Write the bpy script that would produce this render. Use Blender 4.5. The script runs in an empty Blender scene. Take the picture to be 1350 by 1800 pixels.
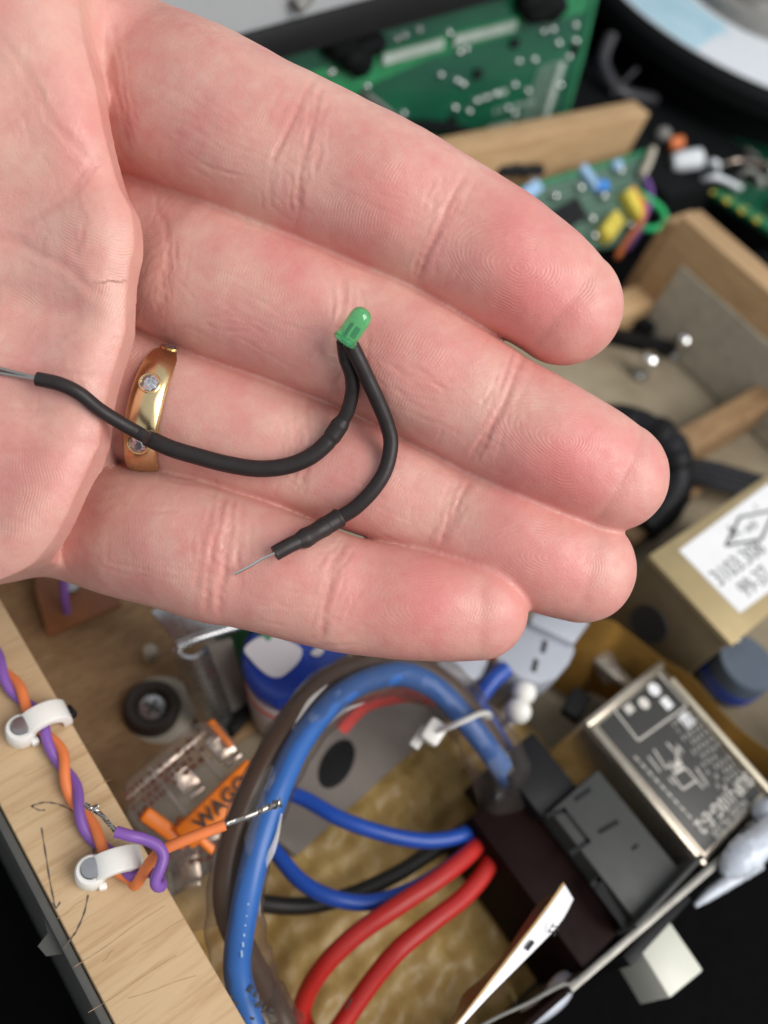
import bpy, bmesh, math, random
import numpy as np
from mathutils import Vector, Matrix

random.seed(7)
rng = np.random.default_rng(7)
SC = bpy.context.scene
COL = SC.collection

# ------------------------------------------------------------------ camera
F = 1490.0                       # focal length in pixels of the 1350 x 1800 photograph
CX, CY, HC = 675.0, 900.0, 198.0  # picture centre, camera height in mm above the box floor
_n = np.array([-509., 1085., F]); _a = np.array([2125., -1050., F])
_dn = _n / np.linalg.norm(_n)
_da = _a - (_a @ _dn) * _dn; _da /= np.linalg.norm(_da)
_db = np.cross(-_dn, _da)
RW = np.array([_da, _db, -_dn])   # rows: world X, Y, Z in camera coordinates (x right, y down, z forward)
cam = bpy.data.cameras.new('camera')
cam_o = bpy.data.objects.new('camera', cam); COL.objects.link(cam_o)
m = RW @ np.diag([1, -1, -1])
cam_o.matrix_world = Matrix(((m[0][0], m[0][1], m[0][2], 0), (m[1][0], m[1][1], m[1][2], 0),
                             (m[2][0], m[2][1], m[2][2], HC / 1000), (0, 0, 0, 1)))
cam.sensor_fit = 'VERTICAL'; cam.sensor_height = 36; cam.lens = F / 1800 * 36
cam.clip_start = 0.005; cam.clip_end = 20
cam.dof.use_dof = True; cam.dof.focus_distance = 0.1225; cam.dof.aperture_fstop = 12.4
SC.camera = cam_o

# ------------------------------------------------------------------ light
w = bpy.data.worlds.new('World'); SC.world = w; w.use_nodes = True
w.node_tree.nodes['Background'].inputs[0].default_value = (0.90, 0.95, 1.0, 1)
w.node_tree.nodes['Background'].inputs[1].default_value = 0.58
def lamp(name, cdir, dist, size, power, col):
    l = bpy.data.lights.new(name, 'AREA'); l.shape = 'RECTANGLE'; l.size, l.size_y = size
    l.energy = power; l.color = col
    o = bpy.data.objects.new(name, l); COL.objects.link(o)
    d = Vector(RW @ np.array(cdir)).normalized()
    tgt = Vector((0.07, 0.05, 0.09))
    o.location = tgt + d * dist
    o.rotation_euler = (-d).to_track_quat('-Z', 'Y').to_euler()
    return o
lamp('window_light', (0.72, -0.04, -0.66), 1.1, (0.7, 0.9), 14.0, (1.0, 0.97, 0.93))
SC.view_settings.view_transform = 'Standard'; SC.view_settings.look = 'None'
SC.view_settings.gamma = 1; SC.view_settings.exposure = 0.0
SC.cycles.max_bounces = 10; SC.cycles.transparent_max_bounces = 16
SC.cycles.caustics_reflective = False; SC.cycles.caustics_refractive = False

# ------------------------------------------------------------------ picture -> place helpers (mm)
def ray(px, py): return RW @ np.array([(px - CX) / F, (py - CY) / F, 1.0])
def V(px, py, z):
    r = ray(px, py); p = r * ((z - HC) / r[2]); p[2] += HC; return p
def hit(px, py, p0, n):
    r = ray(px, py); o = np.array([0, 0, HC]); n = np.array(n, float)
    return o + r * (((np.array(p0, float) - o) @ n) / (r @ n))
def Dp(px, py, depth):
    p = ray(px, py) * depth; p[2] += HC; return p

# ------------------------------------------------------------------ mesh helpers
def rotm(yaw=0, pitch=0, roll=0):
    return np.array((Matrix.Rotation(math.radians(yaw), 3, 'Z') @ Matrix.Rotation(math.radians(pitch), 3, 'Y')
                     @ Matrix.Rotation(math.radians(roll), 3, 'X')))
def crom(P, n=6, closed=False):
    P = np.array(P, float); N = len(P); out = []
    for i in range(N if closed else N - 1):
        if closed: a, b, c, d = P[(i-1) % N], P[i], P[(i+1) % N], P[(i+2) % N]
        else: a, b, c, d = P[max(i-1, 0)], P[i], P[i+1], P[min(i+2, N-1)]
        for k in range(n):
            t = k / n
            out.append(0.5*((2*b)+(c-a)*t+(2*a-5*b+4*c-d)*t*t+(3*b-a-3*c+d)*t**3))
    if not closed: out.append(P[-1])
    return np.array(out)
class MB:
    def __init__(s): s.v = []; s.f = []
    def add(s, v, f):
        b = len(s.v); s.v += [tuple(p) for p in v]; s.f += [tuple(i + b for i in q) for q in f]; return s
    def box(s, c, size, R=None, taper=1.0):
        x, y, z = np.array(size) / 2.0; R = np.eye(3) if R is None else R; c = np.array(c, float)
        v = [c + R @ np.array(p) for p in ((-x,-y,-z),(x,-y,-z),(x,y,-z),(-x,y,-z),
             (-x*taper,-y*taper,z),(x*taper,-y*taper,z),(x*taper,y*taper,z),(-x*taper,y*taper,z))]
        return s.add(v, [(3,2,1,0),(4,5,6,7),(0,1,5,4),(1,2,6,5),(2,3,7,6),(3,0,4,7)])
    def bx(s, x0, x1, y0, y1, z0, z1):
        return s.box(((x0+x1)/2, (y0+y1)/2, (z0+z1)/2), (abs(x1-x0), abs(y1-y0), abs(z1-z0)))
    def prism(s, poly, z0, z1, c=(0,0,0), R=None):
        R = np.eye(3) if R is None else R; c = np.array(c, float); n = len(poly)
        A = sum(poly[i][0]*poly[(i+1) % n][1]-poly[(i+1) % n][0]*poly[i][1] for i in range(n))
        if A < 0: poly = poly[::-1]
        v = [c + R @ np.array((p[0], p[1], z0)) for p in poly] + [c + R @ np.array((p[0], p[1], z1)) for p in poly]
        f = [tuple(range(n))[::-1], tuple(range(n, 2*n))] + [(i, (i+1) % n, n+(i+1) % n, n+i) for i in range(n)]
        return s.add(v, f)
    def lathe(s, prof, c=(0,0,0), R=None, n=32, sx=1, sy=1):
        R = np.eye(3) if R is None else R; c = np.array(c, float); v = []; f = []; k = len(prof)
        for r, z in prof:
            for i in range(n):
                a = 2*math.pi*i/n; v.append(c + R @ np.array((r*math.cos(a)*sx, r*math.sin(a)*sy, z)))
        for j in range(k-1):
            for i in range(n):
                f.append((j*n+i, j*n+(i+1) % n, (j+1)*n+(i+1) % n, (j+1)*n+i))
        f.append(tuple(range(n))[::-1]); f.append(tuple((k-1)*n+i for i in range(n)))
        return s.add(v, f)
    def tube(s, P, r, seg=14, n=6, smooth=True, flat=1.0, up=None, cap=True, jit=0.0):
        P = np.array(P, float); rr = np.full(len(P), r, float) if np.isscalar(r) else np.array(r, float)
        fl = np.full(len(P), flat, float) if np.isscalar(flat) else np.array(flat, float)
        if smooth:
            Q = crom(np.c_[P, rr, fl], n); P, rr, fl = Q[:, :3], Q[:, 3], Q[:, 4]
        T = np.gradient(P, axis=0); T /= np.linalg.norm(T, axis=1)[:, None] + 1e-12
        u = np.array(up if up is not None else (0.13, 0.2, 1.0), float); v = []; f = []; N = len(P)
        for i in range(N):
            u = u - (u @ T[i]) * T[i]; u /= np.linalg.norm(u); b = np.cross(T[i], u)
            for k in range(seg):
                a = 2*math.pi*k/seg; q = rr[i] * (1 + (jit*rng.normal() if jit else 0))
                v.append(P[i] + q*(math.cos(a)*b + math.sin(a)*u*fl[i]))
        for i in range(N-1):
            for k in range(seg):
                f.append((i*seg+k, i*seg+(k+1) % seg, (i+1)*seg+(k+1) % seg, (i+1)*seg+k))
        if cap: f.append(tuple(range(seg))[::-1]); f.append(tuple((N-1)*seg+k for k in range(seg)))
        return s.add(v, f)
    def ball(s, c, r, R=None, n=14, m_=9):
        rad = np.full(3, r, float) if np.isscalar(r) else np.array(r, float)
        prof = [(math.sin(math.pi*j/m_), -math.cos(math.pi*j/m_)) for j in range(m_+1)]
        prof[0] = (0.02, -1); prof[-1] = (0.02, 1)
        R = np.eye(3) if R is None else R; v = []; f = []
        for a, z in prof:
            for i in range(n):
                t = 2*math.pi*i/n; v.append(np.array(c, float) + R @ (rad*np.array((a*math.cos(t), a*math.sin(t), z))))
        for j in range(m_):
            for i in range(n): f.append((j*n+i, j*n+(i+1) % n, (j+1)*n+(i+1) % n, (j+1)*n+i))
        f.append(tuple(range(n))[::-1]); f.append(tuple(m_*n+i for i in range(n)))
        return s.add(v, f)
    def sheet(s, A, B, th):
        """two matching polylines -> a thin solid sheet between them"""
        A = np.array(A, float); B = np.array(B, float); n = len(A)
        t = np.gradient(A, axis=0); nn = np.cross(t, B - A); nn /= np.linalg.norm(nn, axis=1)[:, None]
        v = np.concatenate([A - nn*th/2, B - nn*th/2, A + nn*th/2, B + nn*th/2]); f = []
        for i in range(n-1):
            f += [(i, i+1, n+i+1, n+i), (2*n+i, 3*n+i, 3*n+i+1, 2*n+i+1), (i, 2*n+i, 2*n+i+1, i+1), (n+i, n+i+1, 3*n+i+1, 3*n+i)]
        f += [(0, n, 3*n, 2*n), (n-1, 3*n-1, 4*n-1, 2*n-1)]
        return s.add(v, f)

BASE = {}
def root_of(o):
    while o.parent: o = o.parent
    return o
def tag(o, label, cat, group=None, kind=None):
    if label: o['label'] = label
    if cat: o['category'] = cat
    if group: o['group'] = group
    if kind: o['kind'] = kind
    return o
def thing(name, label, cat, base, group=None):
    o = bpy.data.objects.new(name, None); COL.objects.link(o); o.empty_display_size = 0.005
    b = np.array(base, float); o.location = b / 1000; BASE[o] = b
    return tag(o, label, cat, group)
def obj(name, mb, mat, parent=None, bevel=0, smooth=True, angle=35, base=None, seg=2, label=None, weld=False):
    if parent is not None: b = BASE[root_of(parent)]
    else:
        vv = np.array(mb.v); b = np.array(base, float) if base is not None else np.array((vv[:, 0].mean(), vv[:, 1].mean(), vv[:, 2].min()))
    me = bpy.data.meshes.new(name)
    me.from_pydata(((np.array(mb.v) - b) / 1000).tolist(), [], mb.f)
    if bevel or weld:
        bm = bmesh.new(); bm.from_mesh(me)
        if weld: bmesh.ops.remove_doubles(bm, verts=bm.verts, dist=1e-6)
        bmesh.ops.recalc_face_normals(bm, faces=bm.faces)
        if bevel:
            es = [e for e in bm.edges if len(e.link_faces) == 2 and e.calc_face_angle(0) > math.radians(40)]
            bmesh.ops.bevel(bm, geom=es, offset=bevel/1000, segments=seg, affect='EDGES', profile=0.5, clamp_overlap=True)
        bm.to_mesh(me); bm.free()
    me.validate(); me.materials.append(mat)
    if smooth:
        me.shade_smooth()
        try: me.set_sharp_from_angle(angle=math.radians(angle))
        except Exception: pass
    o = bpy.data.objects.new(name, me); COL.objects.link(o)
    if parent is not None: o.parent = parent
    else: o.location = b / 1000; BASE[o] = b
    if label: o['label'] = label
    return o
def single(name, mb, mat, label, cat, group=None, kind=None, **k):
    return tag(obj(name, mb, mat, None, **k), label, cat, group, kind)
def dup(root, move=(0,0,0), rotz=0.0, label=None):
    r = root.copy(); COL.objects.link(r); r.location = root.location + Vector(np.array(move)/1000); r.rotation_euler.z += rotz
    if label: r['label'] = label
    for ch in list(root.children):
        c = ch.copy(); COL.objects.link(c); c.parent = r
        for g in list(ch.children):
            d = g.copy(); COL.objects.link(d); d.parent = c
    return r
def text(name, s, c, xdir, ydir, size, mat, parent, ex=0.02, align='LEFT', bold=0.0, sx=1.0):
    cu = bpy.data.curves.new(name, 'FONT'); cu.body = s; cu.size = size/1000; cu.extrude = ex/1000; cu.align_x = align
    cu.align_y = 'BOTTOM_BASELINE'; cu.offset = bold/1000; cu.resolution_u = 3
    tmp = bpy.data.objects.new(name, cu); COL.objects.link(tmp)
    dg = bpy.context.evaluated_depsgraph_get(); me = bpy.data.meshes.new_from_object(tmp.evaluated_get(dg))
    bpy.data.objects.remove(tmp); bpy.data.curves.remove(cu)
    x = np.array(xdir, float); x /= np.linalg.norm(x); y = np.array(ydir, float); y = y - (y@x)*x; y /= np.linalg.norm(y); z = np.cross(x, y)
    b = BASE[root_of(parent)]; c = (np.array(c, float) - b) / 1000
    M = Matrix(((x[0]*sx, y[0], z[0], c[0]), (x[1]*sx, y[1], z[1], c[1]), (x[2]*sx, y[2], z[2], c[2]), (0,0,0,1)))
    me.transform(M); me.materials.clear(); me.materials.append(mat)
    o = bpy.data.objects.new(name, me); COL.objects.link(o); o.parent = parent
    return o

# ------------------------------------------------------------------ materials
def srgb(h):
    c = [int(h[i:i+2], 16)/255 for i in (0, 2, 4)]
    return tuple(x/12.92 if x <= 0.04045 else ((x+0.055)/1.055)**2.4 for x in c) + (1,)
def mat(name, col, rough=0.5, metal=0.0, spec=0.5, var=0.15, vscale=150, bump=0.0, bscale=900, stretch=(1,1,1), coat=0.0,
        trans=0.0, ior=1.45, sss=0.0, rvar=0.1, col2=None, alpha=1.0, thin=None, edge=.16):
    m = bpy.data.materials.new(name); m.use_nodes = True; nt = m.node_tree; N = nt.nodes; L = nt.links
    p = N['Principled BSDF']; col = srgb(col) if isinstance(col, str) else tuple(col)
    tc = N.new('ShaderNodeTexCoord'); mp = N.new('ShaderNodeMapping'); mp.inputs['Scale'].default_value = stretch
    L.new(tc.outputs['Object'], mp.inputs['Vector'])
    nz = N.new('ShaderNodeTexNoise'); nz.inputs['Scale'].default_value = vscale; nz.inputs['Detail'].default_value = 5; nz.inputs['Roughness'].default_value = 0.6
    L.new(mp.outputs[0], nz.inputs['Vector'])
    mx = N.new('ShaderNodeMix'); mx.data_type = 'RGBA'
    if col2 is not None:
        c2 = srgb(col2) if isinstance(col2, str) else tuple(col2); a_, b_ = col, c2
    else:
        a_ = tuple(max(0, x*(1-var)) for x in col[:3]) + (1,); b_ = tuple(min(1, x*(1+var)) for x in col[:3]) + (1,)
    mx.inputs[6].default_value = a_; mx.inputs[7].default_value = b_
    rp = N.new('ShaderNodeMapRange'); rp.inputs[1].default_value = 0.3; rp.inputs[2].default_value = 0.7
    L.new(nz.outputs['Fac'], rp.inputs[0]); L.new(rp.outputs[0], mx.inputs[0]); L.new(mx.outputs[2], p.inputs['Base Color'])
    rr = N.new('ShaderNodeMapRange'); rr.inputs[3].default_value = max(0.02, rough-rvar); rr.inputs[4].default_value = min(1, rough+rvar)
    n2 = N.new('ShaderNodeTexNoise'); n2.inputs['Scale'].default_value = vscale*2.3; n2.inputs['Detail'].default_value = 3
    L.new(mp.outputs[0], n2.inputs['Vector']); L.new(n2.outputs['Fac'], rr.inputs[0]); L.new(rr.outputs[0], p.inputs['Roughness'])
    p.inputs['Metallic'].default_value = metal; p.inputs['Specular IOR Level'].default_value = spec
    p.inputs['Coat Weight'].default_value = coat; p.inputs['Coat Roughness'].default_value = 0.08
    p.inputs['Transmission Weight'].default_value = trans; p.inputs['IOR'].default_value = ior
    p.inputs['Subsurface Weight'].default_value = sss; p.inputs['Subsurface Radius'].default_value = (1, .8, .6); p.inputs['Subsurface Scale'].default_value = 0.0012
    if bump:
        n3 = N.new('ShaderNodeTexNoise'); n3.inputs['Scale'].default_value = bscale; n3.inputs['Detail'].default_value = 4
        L.new(mp.outputs[0], n3.inputs['Vector'])
        b = N.new('ShaderNodeBump'); b.inputs['Strength'].default_value = 0.6; b.inputs['Distance'].default_value = bump/1000
        L.new(n3.outputs['Fac'], b.inputs['Height']); L.new(b.outputs[0], p.inputs['Normal'])
    if alpha < 1:   # thin clear film: see-through face on, glossier and denser at grazing angles
        out = N['Material Output']; tr = N.new('ShaderNodeBsdfTransparent'); tr.inputs[0].default_value = thin or (1,1,1,1)
        lw = N.new('ShaderNodeLayerWeight'); lw.inputs[0].default_value = edge
        if bump: L.new(b.outputs[0], lw.inputs['Normal'])
        r2 = N.new('ShaderNodeMapRange'); r2.inputs[3].default_value = alpha; r2.inputs[4].default_value = min(1, alpha+0.6)
        ms = N.new('ShaderNodeMixShader'); L.new(lw.outputs['Facing'], r2.inputs[0]); L.new(r2.outputs[0], ms.inputs[0])
        L.new(tr.outputs[0], ms.inputs[1]); L.new(p.outputs[0], ms.inputs[2]); L.new(ms.outputs[0], out.inputs[0])
    return m
def wood(name, ca, cb, grain, scale=1.0):
    """grain: stretch factors; small = long along that axis"""
    m = mat(name, ca, rough=0.62, vscale=190*scale, stretch=grain, col2=cb, bump=0.12, bscale=650*scale, spec=0.3)
    nt = m.node_tree; N = nt.nodes; L = nt.links; p = N['Principled BSDF']
    base = p.inputs['Base Color'].links[0].from_socket; mp = [x for x in N if x.type == 'MAPPING'][0]
    wv = N.new('ShaderNodeTexNoise'); wv.inputs['Scale'].default_value = 620*scale; wv.inputs['Detail'].default_value = 6; wv.inputs['Roughness'].default_value = 0.7
    L.new(mp.outputs[0], wv.inputs['Vector'])
    cr = N.new('ShaderNodeValToRGB'); cr.color_ramp.elements[0].position = 0.30; cr.color_ramp.elements[1].position = 0.52
    cr.color_ramp.elements[0].color = (0.70, 0.60, 0.48, 1); cr.color_ramp.elements[1].color = (1, 1, 1, 1)
    L.new(wv.outputs['Fac'], cr.inputs[0])
    mx = N.new('ShaderNodeMix'); mx.data_type = 'RGBA'; mx.blend_type = 'MULTIPLY'; mx.inputs[0].default_value = 0.8
    L.new(base, mx.inputs[6]); L.new(cr.outputs[0], mx.inputs[7]); L.new(mx.outputs[2], p.inputs['Base Color'])
    return m
M = dict(
    table=mat('black_table', (0.002, 0.002, 0.0024, 1), 0.9, spec=0.08, bump=0.02),
    pine=wood('pale_plywood', (0.47, 0.32, 0.18, 1), (0.53, 0.38, 0.225, 1), (0.07, 1.1, 1.0)),
    pine2=wood('back_pine', (0.42, 0.27, 0.14, 1), (0.54, 0.36, 0.20, 1), (0.10, 1.0, 1.0)),
    pine3=wood('side_pine', (0.42, 0.27, 0.14, 1), (0.54, 0.36, 0.20, 1), (1.0, 0.10, 1.0)),
    brownwood=wood('brown_wood', (0.22, 0.13, 0.065, 1), (0.33, 0.21, 0.11, 1), (0.5, 1.6, 1.2)),
    cardboard=mat('beige_board', (0.33, 0.28, 0.20, 1), 0.85, col2=(0.21, 0.165, 0.11, 1), vscale=55, bump=0.05, spec=0.2),
    felt=mat('grey_felt', (0.42, 0.385, 0.31, 1), 0.95, vscale=200, bump=0.15, spec=0.1),
    wax=mat('amber_sheet', (0.36, 0.23, 0.07, 1), 0.36, col2=(0.50, 0.345, 0.13, 1), vscale=210, stretch=(1.3, 0.6, 1), bump=0.45, bscale=260, spec=0.4, sss=0.2),
    greyboard=mat('grey_board', (0.20, 0.175, 0.155, 1), 0.7, var=0.08, spec=0.3),
    black=mat('black_plastic', (0.007, 0.007, 0.008, 1), 0.5, spec=0.25, bump=0.02),
    dark=mat('dark_equipment', (0.005, 0.006, 0.0065, 1), 0.7, spec=0.12, bump=0.05),
    heatshrink=mat('black_heatshrink', (0.021, 0.016, 0.016, 1), 0.46, spec=0.4, bump=0.012, bscale=2500, vscale=700),
    tin=mat('tinned_wire', (0.46, 0.44, 0.41, 1), 0.25, metal=1, var=0.15),
    gold=mat('gold', (0.80, 0.62, 0.34, 1), 0.25, metal=1, var=0.06, vscale=400, rvar=0.08, bump=0.004, bscale=2600),
    zinc=mat('zinc_steel', (0.46, 0.47, 0.48, 1), 0.27, metal=.95, var=0.12, vscale=260, bump=0.015),
    chrome=mat('bright_metal', (0.8, 0.8, 0.8, 1), 0.12, metal=1),
    solder=mat('solder', (0.68, 0.71, 0.70, 1), 0.24, metal=1),
    pcb=mat('green_board', (0.004, 0.055, 0.032, 1), 0.32, col2=(0.010, 0.11, 0.052, 1), vscale=28, stretch=(0.6, 1, 1.5), spec=0.5, coat=0.15),
    perf=mat('perfboard_green', (0.05, 0.13, 0.09, 1), 0.55, col2=(0.12, 0.2, 0.15, 1), vscale=500),
    pcbedge=mat('board_edge', (0.03, 0.22, 0.10, 1), 0.6),
    silk=mat('white_print', (0.40, 0.47, 0.42, 1), 0.7),
    trace=mat('green_area', (0.018, 0.20, 0.075, 1), 0.35, coat=0.1),
    white=mat('white_nylon', (0.78, 0.76, 0.72, 1), 0.42, sss=0.3, var=0.05, bump=0.01),
    orange=mat('orange_pvc', (0.72, 0.19, 0.055, 1), 0.45, var=0.08),
    lever=mat('orange_lever', (0.88, 0.22, 0.015, 1), 0.35, var=0.05, spec=0.5),
    purple=mat('purple_pvc', (0.20, 0.085, 0.35, 1), 0.40, var=0.08),
    blue=mat('blue_pvc', (0.012, 0.065, 0.36, 1), 0.33, var=0.08),
    bluelight=mat('blue_cable', (0.028, 0.115, 0.37, 1), 0.35, var=0.08, vscale=90),
    brown=mat('brown_cable', (0.07, 0.04, 0.025, 1), 0.4, var=0.1),
    red=mat('red_pvc', (0.48, 0.022, 0.018, 1), 0.38, var=0.08, bump=0.01),
    redp=mat('red_print', (0.62, 0.08, 0.07, 1), 0.4),
    wireblack=mat('black_pvc', (0.012, 0.012, 0.010, 1), 0.5),
    green=mat('green_pvc', (0.02, 0.42, 0.13, 1), 0.4),
    yellow=mat('yellow_film', (0.72, 0.58, 0.08, 1), 0.4),
    blueres=mat('blue_component', (0.04, 0.22, 0.66, 1), 0.35),
    paleblue=mat('pale_blue_component', (0.28, 0.45, 0.66, 1), 0.4),
    can=mat('brass_can', (0.46, 0.36, 0.20, 1), 0.42, metal=0.75, var=0.1, vscale=120, bump=0.01),
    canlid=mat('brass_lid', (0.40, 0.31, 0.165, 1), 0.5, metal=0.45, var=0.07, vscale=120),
    canshade=mat('brass_side_shaded', (0.22, 0.17, 0.10, 1), 0.5, metal=0.6, var=0.1),  # same brass as the lid, darkened to carry the side's shade
    tincan=mat('filter_can', (0.50, 0.44, 0.36, 1), 0.30, metal=0.85, var=0.08, vscale=200),
    label=mat('white_label', (0.76, 0.76, 0.77, 1), 0.5, var=0.03),
    ink=mat('black_ink', (0.03, 0.03, 0.03, 1), 0.6),
    blacklabel=mat('black_label', (0.045, 0.044, 0.04, 1), 0.42, var=0.08, bump=0.01),
    lightink=mat('light_ink', (0.60, 0.57, 0.52, 1), 0.6),
    greycon=mat('grey_plastic', (0.36, 0.38, 0.43, 1), 0.45, var=0.05),
    inlet=mat('charcoal_plastic', (0.04, 0.042, 0.039, 1), 0.55, var=0.07, bump=0.02),
    inletside=mat('dark_brown_plastic', (0.009, 0.0035, 0.003, 1), 0.55, spec=.08, var=0.2),
    rocker=mat('ivory_plastic', (0.62, 0.62, 0.54, 1), 0.4, sss=0.2, var=0.03),
    panel=mat('aluminium_panel', (0.24, 0.23, 0.21, 1), 0.45, metal=0.9, var=0.15, stretch=(0.3,1,1), vscale=700),
    glue=mat('hot_glue', (0.72, 0.77, 0.86, 1), 0.14, trans=.25, ior=1.35, sss=0.4, var=0.06, bump=0.08, bscale=420, coat=0.3),
    film=mat('clear_film', (0.10, 0.085, 0.08, 1), 0.05, alpha=0.07, bump=0.5, bscale=140, spec=1.0, edge=.28, thin=(0.93, 0.90, 0.88, 1)),
    clear=mat('clear_plastic', (0.40, 0.38, 0.37, 1), 0.10, alpha=0.13, spec=0.6, bump=0.06, bscale=400),
    amberfilm=mat('amber_film', (0.27, 0.15, 0.035, 1), 0.25, alpha=0.62, spec=0.6, bump=0.2, bscale=150, thin=(0.75, 0.5, 0.2, 1)),
    brownfilm=mat('brown_film', (0.17, 0.075, 0.03, 1), 0.28, alpha=0.42, spec=0.5, bump=0.1, bscale=200, thin=(0.45, 0.22, 0.12, 1)),
    paper=mat('white_paper', (0.78, 0.78, 0.80, 1), 0.7, var=0.03, bump=0.01),
    paperedge=mat('tan_paper_edge', (0.50, 0.32, 0.13, 1), 0.7),
    rubber=mat('dark_rubber', (0.030, 0.022, 0.018, 1), 0.6, bump=0.03),
    paleplastic=mat('pale_disc', (0.48, 0.44, 0.36, 1), 0.6, var=0.05),
    jar=mat('white_jar', (0.70, 0.66, 0.68, 1), 0.4, sss=0.3, var=0.03),
    jarblue=mat('blue_print', (0.010, 0.05, 0.36, 1), 0.3, coat=0.2),
    phenolic=mat('brown_phenolic', (0.20, 0.075, 0.03, 1), 0.4, var=0.2),
    pencil=mat('pencil', (0.10, 0.08, 0.065, 1), 0.7, var=0.3),
    tape=mat('grey_tape', (0.062, 0.061, 0.056, 1), 0.6, bump=0.05),
    ndisc=mat('spool_label', (0.72, 0.76, 0.80, 1), 0.5, var=0.03),
    ndiscb=mat('spool_label_blue', (0.38, 0.60, 0.72, 1), 0.5, col2=(0.5, 0.7, 0.8, 1), vscale=60),
    hubgrey=mat('hub_grey', (0.22, 0.215, 0.20, 1), 0.45, var=0.1),
    screen=mat('grey_screen', (0.36, 0.37, 0.38, 1), 0.3, var=0.1, vscale=20),
    bluedark=mat('blue_grey_plastic', (0.09, 0.115, 0.15, 1), 0.35, var=0.1),
    sleeveblack=mat('black_braid', (0.009, 0.009, 0.012, 1), 0.45, spec=0.3, bump=0.05),
    copper=mat('clamp_metal', (0.62, 0.50, 0.42, 1), 0.25, metal=1, var=0.15),
)
# ================================================================== HAND
# local frame (mm): u right, v down, w towards the camera, origin on the axis 120 mm out
D0 = 120.0
def hand_world(u, v, w):
    c = np.stack([u, v, D0 - w], -1); p = c @ RW.T; p[..., 2] += HC; return p
def uv(px, py, w): return (px - CX)*(D0 - w)/F, (py - CY)*(D0 - w)/F
def to_px(u, v, w): return u*F/(D0 - w) + CX, v*F/(D0 - w) + CY
HS = 0.35
GU = np.arange(-98, 46, HS, dtype=np.float32); GV = np.arange(-104, 25, HS, dtype=np.float32); GW = np.arange(-33, 9, HS, dtype=np.float32)
U2, V2 = np.meshgrid(GU, GV, indexing='ij')
def sstep(a, b, x):
    t = np.clip((x-a)/(b-a), 0, 1); return t*t*(3-2*t)
# each finger: px, py, half width px, w of the axis, front height / half width
FING = dict(
  index=[(40,80,150,-22,.86),(200,148,154,-17.5,.86),(265,170,151,-13.2,.86),(340,196,147,-9.4,.88),(440,243,140,-6.9,.90),(530,284,139,-6.0,.84),(585,308,136,-5.8,.86),(680,350,130,-5.2,.92),(770,395,123,-5.0,.86),(810,418,122,-5.0,.86),(880,460,118,-4.6,.93),(950,505,109,-4.6,.92),(992,540,101,-5.0,.88)],
  middle=[(140,395,130,-22,.84),(270,446,132,-16.0,.86),(330,474,132,-12.2,.88),(415,512,129,-9.8,.90),(520,552,124,-8.4,.90),(610,588,122,-7.9,.84),(650,604,121,-7.7,.85),(740,652,118,-7.0,.92),(840,711,113,-6.6,.86),(875,732,112,-6.6,.86),(950,772,111,-6.2,.93),(1030,812,104,-6.2,.91),(1075,836,98,-6.6,.86)],
  ring=[(120,640,108,-18.0,.84),(240,700,112,-15.4,.86),(330,730,112,-13.2,.90),(430,764,110,-12.2,.92),(520,795,107,-11.6,.85),(560,810,103,-11.3,.86),(650,845,97,-10.6,.92),(750,885,92,-10.0,.88),(790,903,92,-9.8,.88),(880,942,99,-9.0,.94),(960,980,98,-8.6,.92),(1020,998,96,-8.8,.86)],
  little=[(60,890,108,-22.0,.84),(160,917,113,-17.0,.86),(225,935,116,-12.8,.86),(300,952,118,-10.0,.88),(380,978,117,-8.4,.88),(430,990,113,-7.9,.84),(500,1012,108,-7.4,.90),(590,1040,103,-7.0,.90),(640,1050,101,-6.9,.86),(720,1062,97,-6.4,.93),(790,1070,92,-6.2,.92),(838,1071,89,-6.4,.88)],
  thumb=[(-330,120,210,-6,.85),(-200,-60,180,-4,.86),(-60,-210,150,-3,.88),(60,-310,128,-2,.88),(160,-330,120,-2,.84),(270,-332,112,-2,.88),(330,-330,100,-2,.84)],
)
def chain2d(st):
    S = crom(np.array(st, float), 8)
    u, v = uv(S[:, 0], S[:, 1], S[:, 3]); sc = (D0 - S[:, 3]) / F
    return u, v, S[:, 2]*sc, S[:, 3], S[:, 4]
def finger_d(st):
    u, v, r, wc, fh = chain2d(st)
    best = np.full(U2.shape, 1e9, np.float32); R_ = np.zeros_like(best); W_ = np.zeros_like(best); H_ = np.zeros_like(best)
    for i in range(len(u)-1):
        ax, ay = u[i+1]-u[i], v[i+1]-v[i]; l2 = ax*ax+ay*ay
        t = np.clip(((U2-u[i])*ax+(V2-v[i])*ay)/l2, 0, 1)
        d = np.hypot(U2-u[i]-t*ax, V2-v[i]-t*ay); rr = r[i]+(r[i+1]-r[i])*t
        k = d - 0.0*rr; msk = k < best; best = np.where(msk, k, best)
        R_ = np.where(msk, rr, R_); W_ = np.where(msk, wc[i]+(wc[i+1]-wc[i])*t, W_); H_ = np.where(msk, fh[i]+(fh[i+1]-fh[i])*t, H_)
    d2 = best[:, :, None]; r = R_[:, :, None]; dw = GW[None, None, :] - W_[:, :, None]
    h = np.where(dw > 0, (R_*H_)[:, :, None], r*0.86)
    e = 2.15                                         # slightly squarer than an ellipse
    a = np.abs(d2)/r; b = np.abs(dw)/h
    k0 = (a**e + b**e)**(1/e) + 1e-6
    k1 = np.sqrt((a**(e-1)/r)**2 + (b**(e-1)/h)**2) / k0**(e-1) + 1e-6
    return ((k0 - 1) / k1).astype(np.float32)
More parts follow.
